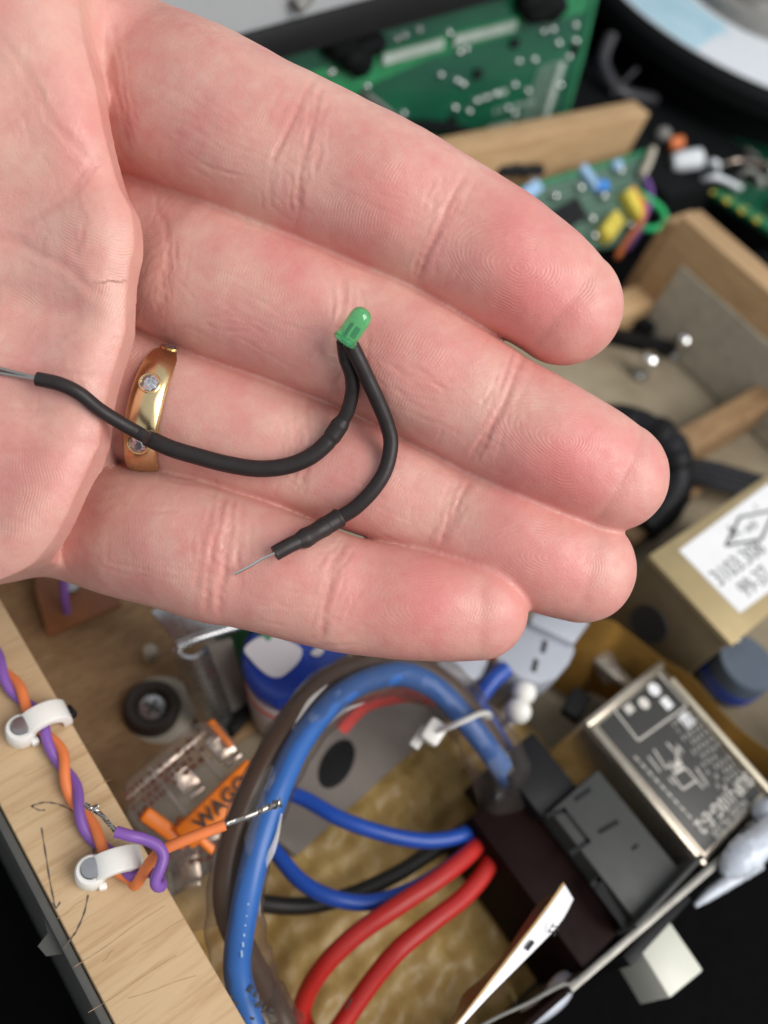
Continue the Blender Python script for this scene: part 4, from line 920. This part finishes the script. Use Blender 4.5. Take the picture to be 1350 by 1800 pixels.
for i in range(26):
    t = i/25; x, y = (612+18*t, 1775-34*t) if i < 12 else (662+28*t, 1718-46*t); p = V(x-3, y-3, 18.6+t*2.6)
    if random.random() < .8: obj('print', MB().box(p, (.5,.28,.1), rotm(60+random.uniform(-25,25))), M['ink'], rwb)
wire('red_wire', [(600,1280,14),(640,1240,19),(690,1225,22),(730,1222,22),(780,1232,18)], 1.9, 'redp', 'short red wire seen behind the arch of the sleeved cable', group='red mains wires')
wire('blue_wire', [(835,1290,16),(838,1240,20),(862,1200,23),(890,1175,24)], 2.2, 'blue', 'short blue wire rising to the grey connector', group='blue mains wires')
wire('blue_wire', [(812,1200,17),(850,1250,19),(880,1300,17),(897,1330,15)], 2.0, 'blue', 'short blue wire behind the cable tie head', group='blue mains wires')

# grey connectors under the fingertips
gc = thing('grey_connector', 'grey faceted plastic connector with two slots below the ring fingertip', 'connector', V(945,1150,4))
GR = rotm(0, 0, 0)
o_ = [V(x, y, 25) for x, y in ((872,1160),(880,1130),(925,1085),(985,1095),(1015,1140),(1003,1165),(980,1192),(950,1202),(915,1192))]
obj('housing', MB().prism([tuple(p[:2]) for p in o_], 6, 25), M['greycon'], gc, bevel=1.3)
o2 = [V(x, y, 27.5) for x, y in ((938,1075),(1040,1090),(1010,1132),(975,1115),(932,1095))]
obj('collar', MB().prism([tuple(p[:2]) for p in o2], 8, 27.5), M['greycon'], gc, bevel=.8)
for x, y in ((956,1137),(940,1170)):
    obj('slot', MB().box(V(x, y, 25.0), (1.3, 3.6, .3), rotm(-58)), M['ink'], gc)
g2 = thing('grey_connector', 'smaller pale grey connector with an orange lever beside the faceted one', 'connector', V(820,1170,4))
o_ = [V(x, y, 23) for x, y in ((765,1165),(790,1140),(850,1130),(862,1160),(850,1190),(832,1197),(800,1190))]
obj('housing', MB().prism([tuple(p[:2]) for p in o_], 8, 23), M['greycon'], g2, bevel=1.3)
obj('lever', MB().box(V(862,1145,22.5), (3.2,6,4), rotm(20)), M['lever'], g2, bevel=.4)
g = 'white nylon bolt heads'
for (x, y, z, lb) in ((920,1217,21,'upper white nylon ball below the grey connector'), (911,1250,21.5,'lower white nylon ball nearer the cable tie')):
    c = V(x, y, z); t = thing('nylon_spacer', lb, 'spacer', (c[0], c[1], 4), g)
    obj('head', MB().ball(c, 3.15), M['white'], t); obj('stem', MB().lathe([(1.4,2),(1.4,z)], (c[0], c[1], 0), None, 12), M['white'], t)

# ================================================================== INLET MODULE AND FRONT PANEL
fp = thing('front_panel', 'thin bent aluminium front panel seen edge on above the black table', 'panel', (95, -36, -8))
FR = rotm(-4.7); fpy = lambda X: -34.6-(X-83.3)*.0822
obj('plate', MB().box((155.5, fpy(155.5)-.75, 9), (150, 1.5, 34), FR), M['panel'], fp, bevel=.2)
P = [V(x, y, 26.2) for x, y in ((1015,1722),(1000,1730),(985,1731),(930,1762),(860,1795),(790,1840))]
obj('edge_strip', MB().tube(P, [.45,.3,.5,.35,.35,.35], 8, 4, flat=.5), M['panel'], fp)
obj('lower_plate', MB().box((60.3, fpy(60.3)-.75, 8.5), (40, 1.3, 33), FR), M['inletside'], fp, bevel=.2)
im = thing('power_inlet', 'charcoal power inlet with moulded slots and an ivory rocker switch', 'power inlet', (106, -20, 0))
x0, x1, y0, y1, zt = 99.5, 116.0, -34.8, -8.0, 30.0
obj('body', MB().bx(x0, x1, y0, y1, 4, zt), M['inlet'], im, bevel=.5)
obj('side_shell', MB().bx(86, x0-.05, -34.8, 1, 3, 25), M['inletside'], im, bevel=.6)
obj('terminal_block', MB().bx(98, 110, -8.0, 7.0, 5, 28), M['black'], im, bevel=.5)
def groove(pts, wd=.7):
    for (a, b) in zip(pts[:-1], pts[1:]):
        A, B = V(*a, zt), V(*b, zt); L_ = np.linalg.norm(B-A); yaw = math.degrees(math.atan2(B[1]-A[1], B[0]-A[0]))
        obj('groove', MB().box((A+B)/2+np.array((0,0,.02)), (L_+wd, wd*1.5, .14), rotm(yaw)), M['black'], im)
groove([(962,1434),(992,1424),(1034,1478),(1005,1500)], .7); groove([(1012,1405),(1036,1388)], .7); groove([(1054,1462),(1084,1445)], .7); groove([(1112,1492),(1120,1486)], .5)
groove([(1042,1556),(1052,1545),(1092,1622)], .8)
obj('recess', MB().prism([tuple(V(x, y, zt)[:2]) for x, y in ((1045,1565),(1056,1552),(1105,1625),(1098,1636))], zt-.02, zt+.1), M['black'], im)
obj('flange', MB().bx(97, 121, -35.0, -34.0, 0, 33), M['inlet'], im, bevel=.3)
RK = np.eye(3)
rk = obj('rocker', MB().prism([(0,0),(10.4,-1.4),(11.4,9.6),(1.4,9.6)], 0, 12, (98.0, -49.6, 12.5)), M['rocker'], im, bevel=.5)
obj('collar', MB().bx(95, 117, -40.5, -37.9, 4, 25), M['black'], im, bevel=.5)
# hot glue
gl = MB()
gl.tube([V(*p) for p in ((1272,1538,26.5),(1288,1522,27.5),(1310,1502,28.5),(1335,1482,29),(1362,1464,29),(1420,1428,29))], [1.2,3.0,3.7,3.4,4.0,4.0], 22, 8, jit=.045)
gl.tube([V(*p) for p in ((1222,1592,18),(1250,1570,19),(1285,1546,20),(1330,1516,21))], [.5,1.3,1.6,2.0], 14, 7, jit=.04)
gl.ball(V(1345,1425,27), (3.2,2.6,3.6), None, 20, 12)
single('glue_bead', gl, M['glue'], 'lumpy translucent hot glue bead along the panel edge', 'glue')
gl = MB(); c = V(955,1770,14)
gl.ball(c, (7.2,2.2,6.5), rotm(-8), 24, 12).ball(c+np.array((4,1,3)), (4,2.0,3.5), rotm(10), 18, 9)
single('glue_blob', gl, M['glue'], 'round white hot glue blob at the lower edge of the panel', 'glue')
# torn paper sticker and brown film
A = [V(*p) for p in ((992,1555,47),(957,1604,46.5),(905,1671,46),(850,1742,45.5),(790,1816,45),(740,1876,45))]
B = [V(*p) for p in ((1007,1580,43),(982,1624,43.5),(922,1687,44.5),(858,1752,45),(795,1821,44.7),(742,1879,44.7))]
pt = thing('torn_sticker', 'torn white sticker with a number curling up from brown film', 'sticker', V(850,1745,30))
obj('sheet', MB().sheet(crom(A, 5), crom(B, 5), .25), M['paper'], pt)
A2 = crom([V(*p) for p in ((991,1553,47.1),(955,1603,46.7),(903,1671,46.1),(848,1742,45.6),(789,1816,45.1))], 4); obj('torn_edge', MB().tube(A2, [.2]*len(A2), 6, 1, smooth=False, jit=.25), M['paperedge'], pt)
q = V(962,1622,45.2); text('lettering', '22', V(962,1640,45.6), HX*.5-HY*.86, HX*.8+HY*.5, 2.1, M['ink'], pt, ex=.03)
a_, b_ = V(937,1655,46.0), V(926,1669,46.0); obj('print_bar', MB().tube([a_, b_], .35, 6, 1, smooth=False), M['ink'], pt)
A = [V(*p) for p in ((948,1585,40),(918,1630,38),(885,1680,37),(850,1718,37),(815,1748,36),(795,1790,36),(740,1850,36))]
B = [V(*p) for p in ((990,1562,43.5),(950,1615,43.5),(908,1678,43.5),(866,1728,43.5),(826,1774,43.5),(792,1818,43.5),(742,1877,43.5))]
single('brown_film', MB().sheet(crom(A, 6), crom(B, 6), .2), M['brownfilm'], 'translucent brown film strip with an uneven edge along the torn sticker', 'film')

# ================================================================== NOISE FILTER
nf = thing('noise_filter', 'metal cased filter block with a black printed label', 'filter', (139, -18, 0))
fx0, fx1, fy0, fy1, fz = 124.5, 155.5, -37.6, 2.0, 25.0
obj('case', MB().bx(fx0, fx1, fy0, fy1, 3, fz), M['tincan'], nf, bevel=1.2, seg=3)
rim = MB(); ww = 1.9
rim.bx(fx0, fx1, fy1-ww, fy1, fz-.5, fz+1.0).bx(fx0, fx0+ww, fy0, fy1-ww, fz-.5, fz+1.0)
obj('rim', rim, M['tincan'], nf, bevel=.6)
obj('flange', MB().bx(fx1-2.6, fx1-1.0, fy0, fy1-5, fz+.2, fz+1.4), mat('cream_edge', (.62,.55,.42,1), .4, metal=.4), nf, bevel=.5)
lb_ = obj('label', MB().bx(fx0+ww+1.0, fx1-ww-1.6, fy0+1.6, fy1-ww-.8, fz+.03, fz+.22), M['blacklabel'], nf, bevel=.1)
zL = fz+.26; ex, ey = np.array((-1,0,0.)), np.array((0,-1,0.))
def ft_(s, px, py, size, mt='lightink', **k): text('lettering', s, V(px, py, zL), ex, ey, size, M[mt], nf, ex=.03, **k)
ft_('SUP-J10G-E-2', 1310, 1356, 4.6, bold=.07, sx=.86); ft_('NOISE FILTER', 1308, 1402, 3.0, sx=.80); ft_('OKAYA', 1333, 1428, 3.8, bold=.05, sx=.9)
def bar(x0, y0, x1, y1, wd=.35, mt='lightink', name='print'):
    A, B = V(x0, y0, zL), V(x1, y1, zL); yaw = math.degrees(math.atan2(B[1]-A[1], B[0]-A[0]))
    obj(name, MB().box((A+B)/2, (np.linalg.norm(B-A)+wd*.5, wd, .05), rotm(yaw)), M[mt], nf)
for a in ((1078,1246,1122,1302),(1122,1302,1208,1240),(1208,1240,1158,1184)): bar(*a, wd=.4)
for a in ((1150,1318,1170,1350),(1170,1350,1188,1340),(1188,1340,1192,1316),(1172,1306,1196,1332),(1190,1310,1200,1322),(1176,1340,1186,1352),(1182,1362,1200,1388),(1200,1388,1224,1372),(1205,1350,1236,1385),(1186,1378,1176,1368),(1224,1350,1244,1380),(1140,1330,1160,1356)): bar(*a, wd=.4)
bar(1182,1350,1196,1342,1.6); bar(1186,1357,1200,1349,1.2)
for k in range(6):
    for j in range(10):
        x, y = 1182+k*7+j*8.6, 1270-k*4.8+j*12; bar(x, y, x+random.uniform(3, 6), y+random.uniform(4, 8), .28) if random.random() < .85 else None
for j in range(9): bar(1116+j*11.5, 1330+j*12.6, 1116+j*11.5+7, 1330+j*12.6+7.6, .4)
for x, y, rr in ((1142,1205,2.2),(1127,1226,1.8),(1104,1250,1.5)):
    pass
obj('emblem', MB().lathe([(.8,0),(1.7,0),(1.7,.05),(.8,.05)], V(1150,1212,zL), None, 24), M['label'], nf)
obj('emblem', MB().lathe([(1.0,0),(1.5,0),(1.5,.05),(1.0,.05)], V(1132,1236,zL), None, 24), M['lightink'], nf)
obj('emblem', MB().box(V(1172,1236,zL), (2.6,3.0,.05), rotm(0)), M['label'], nf); obj('emblem', MB().box(V(1106,1246,zL), (2.6,2.2,.05)), M['lightink'], nf)
e3 = obj('emblem', MB().box(V(1207,1266,zL), (3.3,3.5,.05)), M['label'], nf); text('lettering', 'Z2', V(1211,1258,zL+.06), ex, ey, 2.6, M['ink'], nf, ex=.02)
obj('terminal', MB().box(V(1012,1240,18), (8,5,3), rotm(20)), M['black'], nf, bevel=.4); obj('terminal', MB().box(V(1078,1180,14), (4,12,2.2), rotm(12)), M['tincan'], nf, bevel=.6)
# amber insulating film standing between the blocks
A = [V(*p) for p in ((1015,1085,24),(1060,1090,25),(1110,1110,25),(1165,1150,25),(1215,1200,24),(1270,1250,24),(1330,1300,24),(1400,1350,24))]
A = [a+np.array((1.2*math.sin(i*2.1), 1.5*math.cos(i*2.9), 1.2*math.sin(i*1.7))) for i, a in enumerate(A)]
B = [a*np.array((1,1,0))+np.array((-6-2.5*math.sin(i*1.9), -6+2.5*math.cos(i*2.3), 2)) for i, a in enumerate(A)]
single('amber_film', MB().sheet(crom(A, 6), crom(B, 6), .3), M['amberfilm'], 'yellow brown insulating film standing beside the printed filter', 'film')
sm_ = [V(1065,1140,12), V(1075,1180,14)]
single('clear_ferrule', MB().tube([V(1045,1130,14), V(1062,1165,14), V(1078,1195,13)], 3.0, 14, 5), M['clear'], 'clear sleeve over a terminal beside the filter', 'sleeve')

# ================================================================== TRANSFORMER CAN
tf = thing('transformer', 'brass coloured transformer can with a white printed label', 'transformer', (195, 9, 2))
tx0, tx1, ty0, ty1, tz = 163.5, 232, -6, 23.5, 40
obj('can', MB().bx(tx0+.8, tx1, ty0+.8, ty1-.8, 6, tz-1.2), M['canshade'], tf, bevel=.6)
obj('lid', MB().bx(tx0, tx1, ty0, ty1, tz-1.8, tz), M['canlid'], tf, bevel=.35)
obj('vent', MB().lathe([(.2,0),(4.8,0),(5.4,.3),(5.6,-.2)], (tx0+.65, 11, 22), rotm(0,-90,0), 32, 1.15, 1.0), M['ink'], tf)
obj('label', MB().prism([tuple(V(x, y, tz)[:2]) for x, y in ((1193,968),(1300,1078),(1460,960),(1350,850))], tz+.03, tz+.16), M['label'], tf)
zl = tz+.18
text('lettering', '3103.308', V(1266,1032,zl), (1,0,0), (0,1,0), 6.6, M['ink'], tf, ex=.03, sx=.95)
text('lettering', '99-37', V(1314,1052,zl), (1,0,0), (0,1,0), 6.6, M['ink'], tf, ex=.03, sx=.85)
dcorn = [V(x, y, zl) for x, y in ((1276,959),(1300,909),(1362,896),(1338,948))]
for i in range(4):
    A_, B_ = dcorn[i], dcorn[(i+1) % 4]; yaw = math.degrees(math.atan2(B_[1]-A_[1], B_[0]-A_[0])); obj('logo_line', MB().box((A_+B_)/2, (np.linalg.norm(B_-A_)+.5, .8, .05), rotm(yaw)), M['ink'], tf)
text('lettering', 'A', V(1292,950,zl), (1,0,0), (0,1,0), 6.2, M['ink'], tf, ex=.03); text('lettering', 'wel', V(1315,938,zl), (1,0,0), (0,1,0), 4.0, M['ink'], tf, ex=.03); text('lettering', 'R', V(1330,896,zl), (1,0,0), (0,1,0), 2.2, M['ink'], tf, ex=.03)
sc_ = V(1292,1124,38); obj('corner_tab', MB().ball(sc_, 1.4), M['tincan'], tf)
cp = thing('capacitor', 'blue grey round component standing under the corner of the brass can', 'capacitor', (178, -18, 2))
obj('barrel', MB().lathe([(.3,2),(9,2),(9.3,3),(9.3,12),(8.6,13.5),(.3,13.5)], (191,-13,0), None, 36), M['bluedark'], cp); obj('band', MB().lathe([(9.35,4),(9.5,4),(9.5,8),(9.35,8)], (191,-13,0), None, 36), M['jarblue'], cp)

# ================================================================== RIGHT COMPARTMENT
t = None
def terminal(px, py, z, label):
    c = V(px, py, z); t = thing('terminal_post', label, 'terminal', (c[0], c[1], 0), 'bright terminal posts')
    obj('post', MB().lathe([(.3,0),(3.2,0),(3.2,2),(1.8,2.2),(1.8,z-3),(.3,z-3)], (c[0], c[1], 0), None, 18), M['zinc'], t)
    obj('cap', MB().lathe([(.3,z-3.2),(3.0,z-3.2),(3.4,z-2),(3.2,z+.3),(2.0,z+1.4),(.3,z+1.6)], (c[0], c[1], 0), None, 20), M['chrome'], t)
terminal(1145, 628, 10, 'bright metal post nearer the index fingertip'); terminal(1206, 594, 10, 'bright metal post nearer the grey lined wall')
dk = MB()
for (x, y, a, b, r_) in ((1120,600,30,5,40),(1150,560,26,4,25),(1105,560,22,5,60),(1185,565,18,4,30)): c = V(x, y, 3); dk.box(c, (a, b, 5), rotm(-r_))
single('black_fixture', dk, M['black'], 'dark clip fixture on the stained board behind the index fingertip', 'fixture', bevel=.6)
hs = thing('cable_bundle', 'black braided cable bundle bending beside the middle fingertip', 'cable', V(1190,800,2))
obj('braid', MB().tube([V(*p) for p in ((1030,752,10),(1085,745,16),(1135,755,20),(1172,790,20),(1186,836,17),(1170,882,12),(1130,930,8))], [5.5,6.6,5.6,6.8,5.8,6.6,5], 16, 6, jit=.03), M['sleeveblack'], hs)
for (x, y, z, r_) in ((1100,747,17.5,6.6),(1155,771,20,7.3),(1182,812,19,6.9)):
    p = V(x, y, z); obj('tape_wrap', MB().ball(p, (r_, r_*.9, r_), rotm(40), 16, 10), M['black'], hs)
for k in range(4): obj('cable', MB().tube([V(1195,812+k*7,12+k), V(1250,818+k*11,11), V(1320,838+k*11,10), V(1400,860+k*11,9)], 1.7, 10, 5), M['sleeveblack'], hs)
single('wood_strip', MB().box(V(1130,900,6)+np.array((8,0,0)), (46,12,4), rotm(4)), M['brownwood'], 'brown wooden strip between the cable bundle and the brass can', 'strip', bevel=.4)

# perforated board leaning on the back wall
pfb = thing('perfboard', 'green perforated board with blue and yellow components leaning on the back wall', 'circuit board', (300, 160, 12))
p0 = V(1030,292,30); nP = np.array((0.05,-.45,.9)); nP /= np.linalg.norm(nP)
def pf(x, y, off=0.0): return hit(x, y, p0+nP*off, nP)
bx_ = np.array((1,.02,0)); bx_ -= (bx_@nP)*nP; bx_ /= np.linalg.norm(bx_); by_ = np.cross(nP, bx_); PFR = np.stack([bx_, by_, nP], 1)
v, f = quad_solid([pf(890,340), pf(1140,266), pf(1112,430), pf(1010,440), pf(900,420)], 1.6); obj('board', MB().add(v, f), M['perf'], pfb)
obj('edge_band', MB().tube([pf(890,340,.3), pf(1000,307,.3), pf(1140,266,.3)], 1.1, 6, 2, smooth=False), M['pcbedge'], pfb)
hb_ = MB()
for i in range(26):
    for j in range(9):
        p = pf(925,338,.12)+bx_*(2+i*2.9)-by_*(1+j*2.6); hb_.box(p, (.9,.9,.2), PFR)
hh = obj('hole_grid', hb_, M['ink'], pfb); hh['kind'] = 'stuff'
def comp(nm, x, y, sz, yaw, mt, off=1.8, bev=.4): return obj(nm, MB().box(pf(x, y, off), sz, PFR @ rotm(yaw)), M[mt], pfb, bevel=bev)
comp('blue_component', 1035, 312, (4.5,11,3), 22, 'paleblue'); comp('blue_component', 1056, 327, (8,4,3), -8, 'blueres'); comp('blue_component', 932, 336, (12,5,3), 15, 'paleblue'); comp('blue_component', 1085, 290, (6,4,2), 10, 'paleblue')
comp('yellow_capacitor', 1072, 400, (15,6.5,5), 22, 'yellow', 3); comp('yellow_capacitor', 1112, 362, (6,13,5), 6, 'yellow', 3); comp('black_component', 990, 385, (26,9,3), 10, 'black', 1.8)
for x, y in ((1103,341),(1108,396),(1044,415),(1040,385),(1090,300),(1020,330),(975,345),(1060,345)): obj('solder_joint', MB().ball(pf(x, y, 2.2), 1.7, PFR, 10, 6), M['solder'], pfb)
def w2(name, path, r, mt, label): return single(name, MB().tube([pf(*p) for p in path], r, 10, 6), M[mt], label, 'wire')
w2('green_wire', [(1115,335,3),(1128,343,5),(1152,358,6),(1168,378,5),(1164,396,4),(1148,402,3),(1120,400,2)], 1.4, 'green', 'green wire looping off the edge of the perforated board')
w2('purple_wire', [(1128,305,2),(1140,325,4),(1143,350,5),(1132,380,5),(1120,410,4),(1100,440,2)], 1.3, 'purple', 'purple wire hanging down the end of the perforated board')
w2('orange_wire', [(1110,330,3),(1128,352,5),(1130,385,5),(1105,420,4),(1085,452,2)], 1.2, 'orange', 'orange wire beside the purple one on the perforated board')
w2('white_wire', [(1148,262,4),(1138,290,4),(1128,308,4)], 1.6, 'paleplastic', 'pale stub of wire at the top corner of the perforated board')
kn = MB()
for i in range(7): kn.ball(V(880+i*11, 300+2*math.sin(i*2), 33), (3.0,2.4,2.4), None, 10, 6)
single('braided_tie', kn, M['black'], 'dark knotted cord along the foot of the back wall', 'cord')

# ================================================================== BEHIND THE BOX
gb = thing('circuit_board', 'large green circuit board with rows of solder joints standing behind the box', 'circuit board', (250, 204, -12))
q0 = np.array((250, 205, 30.)); nG = np.array((0, -1, .275)); nG /= np.linalg.norm(nG)
gx_ = np.array((1, 0, 0.)); gy_ = np.cross(nG, gx_); gy_ = gy_ if gy_[2] > 0 else -gy_; GRm = np.stack([gx_, gy_, nG], 1)
def gbp(x, y, off=0.0): return hit(x, y, q0+nG*off, nG)
TR, BR = gbp(1052,-30), gbp(994,205)
v, f = quad_solid([gbp(1052,-30), gbp(985,240), gbp(830,300), gbp(440,380), gbp(420,60)], 1.6)
pc = np.array([gbp(1052,-30), gbp(980,250), gbp(600,345), gbp(420,390), gbp(380,120), gbp(700,20)]); pc = np.r_[pc, pc-nG*1.8]
mb = MB().add(pc, [tuple(range(6)), tuple(range(11, 5, -1))] + [(i, 6+i, 6+(i+1) % 6, (i+1) % 6) for i in range(6)])
obj('board', mb, M['pcb'], gb, weld=True)
obj('board_edge', MB().tube([gbp(1050,-30,.4), gbp(1022,95,.4), gbp(980,250,.4)], 1.3, 6, 1, smooth=False), M['pcbedge'], gb)
for pts in ([(500,140),(600,110),(930,22),(900,60),(760,100),(650,150),(610,210),(560,190)], [(930,20),(1040,-20),(1030,20),(960,40)]):
    P = np.array([gbp(x, y, .25) for x, y in pts]); v, f = quad_solid(P, .2); obj('green_area', MB().add(v, f), M['trace'], gb)  # flat patches of brighter green on the upper part of the board
sj = None
joints = [(655,72),(668,80),(698,68),(712,62),(738,52),(790,58),(808,92),(820,86),(581,128),(645,152),(585,125),(912,108),(940,105),(968,36),(978,30),(955,55),(972,52),(930,36),(1012,45),(1012,72),(982,76),(775,132),(804,142),(815,148),(928,160),(872,165),(855,172),(838,178),(800,190),(825,196),(893,190),(905,200),(940,215),(935,225),(710,200),(640,215),(695,240),(760,245),(870,230),(905,150),(985,150),(1000,100)]
for i, (x, y) in enumerate(joints):
    c = gbp(x, y, .6); L_ = (c-q0+nG*0)
    o = obj('solder_joint', MB().lathe([(1.5,-.5),(1.4,.1),(.9,.7),(.3,1.1)], c, GRm, 10), M['solder'], gb)
for (xa, ya, xb, yb, n_) in ((672,105,778,76,22),(797,72,905,44,22)):
    hd_ = obj('header_strip', MB().tube([gbp(xa, ya, .7), gbp(xb, yb, .7)], 1.5, 6, 1, smooth=False), M['trace'], gb)
    for k in range(n_):
        t_ = (k+.5)/n_; obj('pin', MB().box(gbp(xa+(xb-xa)*t_, ya+(yb-ya)*t_, 2.0), (1.0,3.4,1.4), GRm), M['silk'], hd_)
vi = MB()
for i in range(6):
    for j in range(12):
        x, y = 952+i*8-j*3.4, 118+j*8.4-i*2; vi.box(gbp(x, y, .4), (.9,.9,.5), GRm)
o = obj('via_field', vi, M['silk'], gb); o['kind'] = 'stuff'
for k in range(8): obj('resistor', MB().box(gbp(985-k*4.2, 118+k*13.5, .8), (3.4,3.0,1.6), GRm), M['silk'], gb, bevel=.2)
for (x, y, n_) in ((835,176,10),(880,162,3),(870,196,12),(860,225,8)):
    for k in range(n_): obj('print', MB().box(gbp(x+k*6, y-k*1.6, .3), (1.0,1.9,.2), GRm), M['silk'], gb) if random.random() < .8 else None
for (x, y, s_) in ((620,92,1.0),(958,8,.85)):
    mb = MB()
    for k in range(9): mb.ball(gbp(x+random.uniform(-34,34)*s_, y+random.uniform(-18,16)*s_, 3), (random.uniform(4,8), random.uniform(3,6), 4), GRm, 10, 6)
    obj('black_component', mb, M['dark'], gb)
for (x, y) in ((905,76),(795,212),(1010,88),(840,130)): obj('chip', MB().box(gbp(x, y, .8), (4,3.4,1.6), GRm), M['black'], gb, bevel=.2)
single('ribbon_cable', MB().tube([gbp(560,250,8), gbp(700,222,8), gbp(800,226,8), gbp(872,262,6), gbp(890,285,3)], [3.5]*5, 10, 6, flat=.5), M['dark'], 'black cable sagging across the foot of the green board', 'cable')
single('grey_strap', MB().tube([gbp(640,165,4), gbp(680,195,4), gbp(725,240,4)], 3.0, 8, 4, flat=.4), M['hubgrey'], 'grey strap crossing the green board above the index finger', 'strap')
# screen leaning in front of the board's upper edge
sn = thing('display_panel', 'black framed grey display leaning above the green board', 'display', (150, 200, -12))
s0 = gbp(640,60,9); nS = nG
def sp(x, y, off=0): return hit(x, y, s0+nS*off, nS)
P = np.array([sp(330,140,2), sp(900,-7,2), sp(1000,-60,2), sp(620,2,2), sp(330,80,2)]); P = np.array([sp(300,157,2), sp(960,-22,2), sp(960,-85,2), sp(300,98,2)])
v, f = quad_solid(P, 5); obj('frame', MB().add(v, f), M['black'], sn, bevel=.6)
P = np.array([sp(280,110,0), sp(960,-80,0), sp(960,-420,0), sp(200,-420,0)]); v, f = quad_solid(P, 2); obj('screen', MB().add(v, f), M['screen'], sn)
single('grey_cable', MB().tube([sp(520,12,3), sp(540,-10,3), sp(560,-60,4)], 2.4, 8, 4), M['hubgrey'], 'dark cord hanging over the grey display', 'cord')
# reel with paper label
c0 = np.array((480., 250., 50.)); ps = [V(1155,0,50), V(1185,80,50), V(1250,130,50), V(1350,165,50)]
A_ = np.array([[2*p[0], 2*p[1], 1] for p in ps]); bq = np.array([p[0]**2+p[1]**2 for p in ps]); cc = V(1322,14,50)[:2]; RR = .97*np.mean([np.linalg.norm(p[:2]-cc) for p in ps])
rl = thing('wire_reel', 'black reel with a white and pale blue round label', 'reel', (cc[0], cc[1], -12))
obj('drum', MB().lathe([(.5,-12),(RR+5,-12),(RR+5,-9),(RR*.75,-8),(RR*.75,38),(RR+6,39),(RR+7,46),(RR+5,49),(RR+1,49.4),(.5,49.4)], (cc[0], cc[1], 0), None, 72), M['dark'], rl, angle=40)
obj('label', MB().lathe([(RR*.40,49.5),(RR,49.5),(RR,49.9),(RR*.40,49.9)], (cc[0], cc[1], 0), None, 72), M['ndisc'], rl)
a0 = math.atan2(*(V(1195,15,50)[:2]-cc)[::-1])
n_ = 20; vv = []; 
for i in range(n_+1):
    a = a0-.55+i/n_*.95
    for r_ in (RR*.46, RR*.985): vv.append((cc[0]+r_*math.cos(a), cc[1]+r_*math.sin(a), 50.0))
obj('blue_print', MB().add(vv, [(2*i, 2*i+1, 2*i+3, 2*i+2) for i in range(n_)]), M['ndiscb'], rl)
obj('hub', MB().lathe([(RR*.10,50),(RR*.40,50),(RR*.40,56),(RR*.30,58),(RR*.26,54),(RR*.16,54),(RR*.14,58),(RR*.10,58)], (cc[0], cc[1], 0), None, 48), M['hubgrey'], rl)
obj('mark', MB().box(V(1262,55,50.2), (14,3,.2), rotm(-25)), M['ndiscb'], rl)
# dark equipment behind and right of the box
dq = thing('equipment_case', 'dark equipment case filling the shadows behind the box', 'case', (380, 150, -12))
obj('body', MB().bx(345, 430, 150, 330, -12, 20), M['dark'], dq, bevel=2); obj('side', MB().bx(318, 700, -60, 118, -12, 4), M['dark'], dq, bevel=2)
obj('back', MB().bx(120, 900, 300, 316, -12, 180), M['dark'], dq, bevel=2); obj('knob', MB().lathe([(.5,20),(7,20),(6.5,32),(.5,34)], V(1140,60,20)*np.array((1,1,0)), None, 20), M['bluedark'], dq)
sb = thing('relay_board', 'small green board with pale parts along the right edge of the box', 'circuit board', (350, 140, 0))
v, f = quad_solid([V(1140,215,14), V(1128,262,14), V(1400,436,14), V(1500,330,14), V(1290,225,14)], 2); obj('board', MB().add(v, f), M['pcb'], sb)
for k in range(34):
    x, y = random.uniform(1160, 1370), 0; y = 262+(x-1140)*.62-random.uniform(14, 95)
    if y < 228: continue
    mt_ = random.choice(['black','black','dark','silk','perf','solder','copper','hubgrey']); obj('component', MB().box(V(x, y, 15.5), (random.uniform(3,9), random.uniform(3,6), random.uniform(2,7)), rotm(random.choice([0,-4,90,45]))), M[mt_], sb, bevel=.4)
obj('edge', MB().tube([V(1145,262,15), V(1240,325,15), V(1360,405,15)], 1.6, 6, 1, smooth=False), M['pcbedge'], sb)
obj('white_connector', MB().lathe([(.4,-7),(3.5,-7),(4.6,-3),(4.6,6),(3,7),(.4,7)], V(1208,282,24), rotm(-30,70), 20), M['ndisc'], sb); obj('copper_coil', MB().lathe([(.4,-3),(3.2,-3),(3.2,3),(.4,3)], V(1188,252,24), rotm(-30,70), 16), M['orange'], sb)
obj('white_connector', MB().ball(V(1165,238,22), 4), M['hubgrey'], sb)
for pts, mt in (([(1245,300,18),(1250,285,28),(1262,290,26),(1255,318,18)], 'ndisc'), ([(1270,290,20),(1300,283,24),(1360,290,22)], 'copper'), ([(1290,318,18),(1312,300,26),(1330,306,22),(1340,330,18)], 'hubgrey'), ([(1225,320,17),(1260,312,24),(1300,330,18)], 'ndisc')):
    obj('jumper_wire', MB().tube([V(*p) for p in pts], 1.3, 8, 5), M[mt], sb)
for k in range(8): obj('pad', MB().box(V(1255+k*13, 335+k*8.5, 15.2), (6,4,1), rotm(-20)), M['trace' if k % 2 else 'yellow'], sb)

# dim things in the shadow behind the box
sg = mat('shadow_grey', (0.035, 0.035, 0.042, 1), .45)
single('dark_cable', MB().tube([V(*p) for p in ((1075,60,40),(1060,110,30),(1090,160,24),(1150,175,22))], 3.2, 10, 6), sg, 'dark grey cable curving in the shadow between green board and reel', 'cable')
single('dark_dial', MB().lathe([(.4,0),(6,0),(6.6,2),(6,12),(5,13),(.4,13)], V(1112,50,22), rotm(0,20,20), 20), sg, 'small dark grey knob in the shadow left of the reel', 'knob')
single('thin_rod', MB().tube([V(1075,165,30), V(1120,120,42)], 1.2, 8, 1, smooth=False), sg, 'thin grey rod slanting up behind the end of the back wall', 'rod')
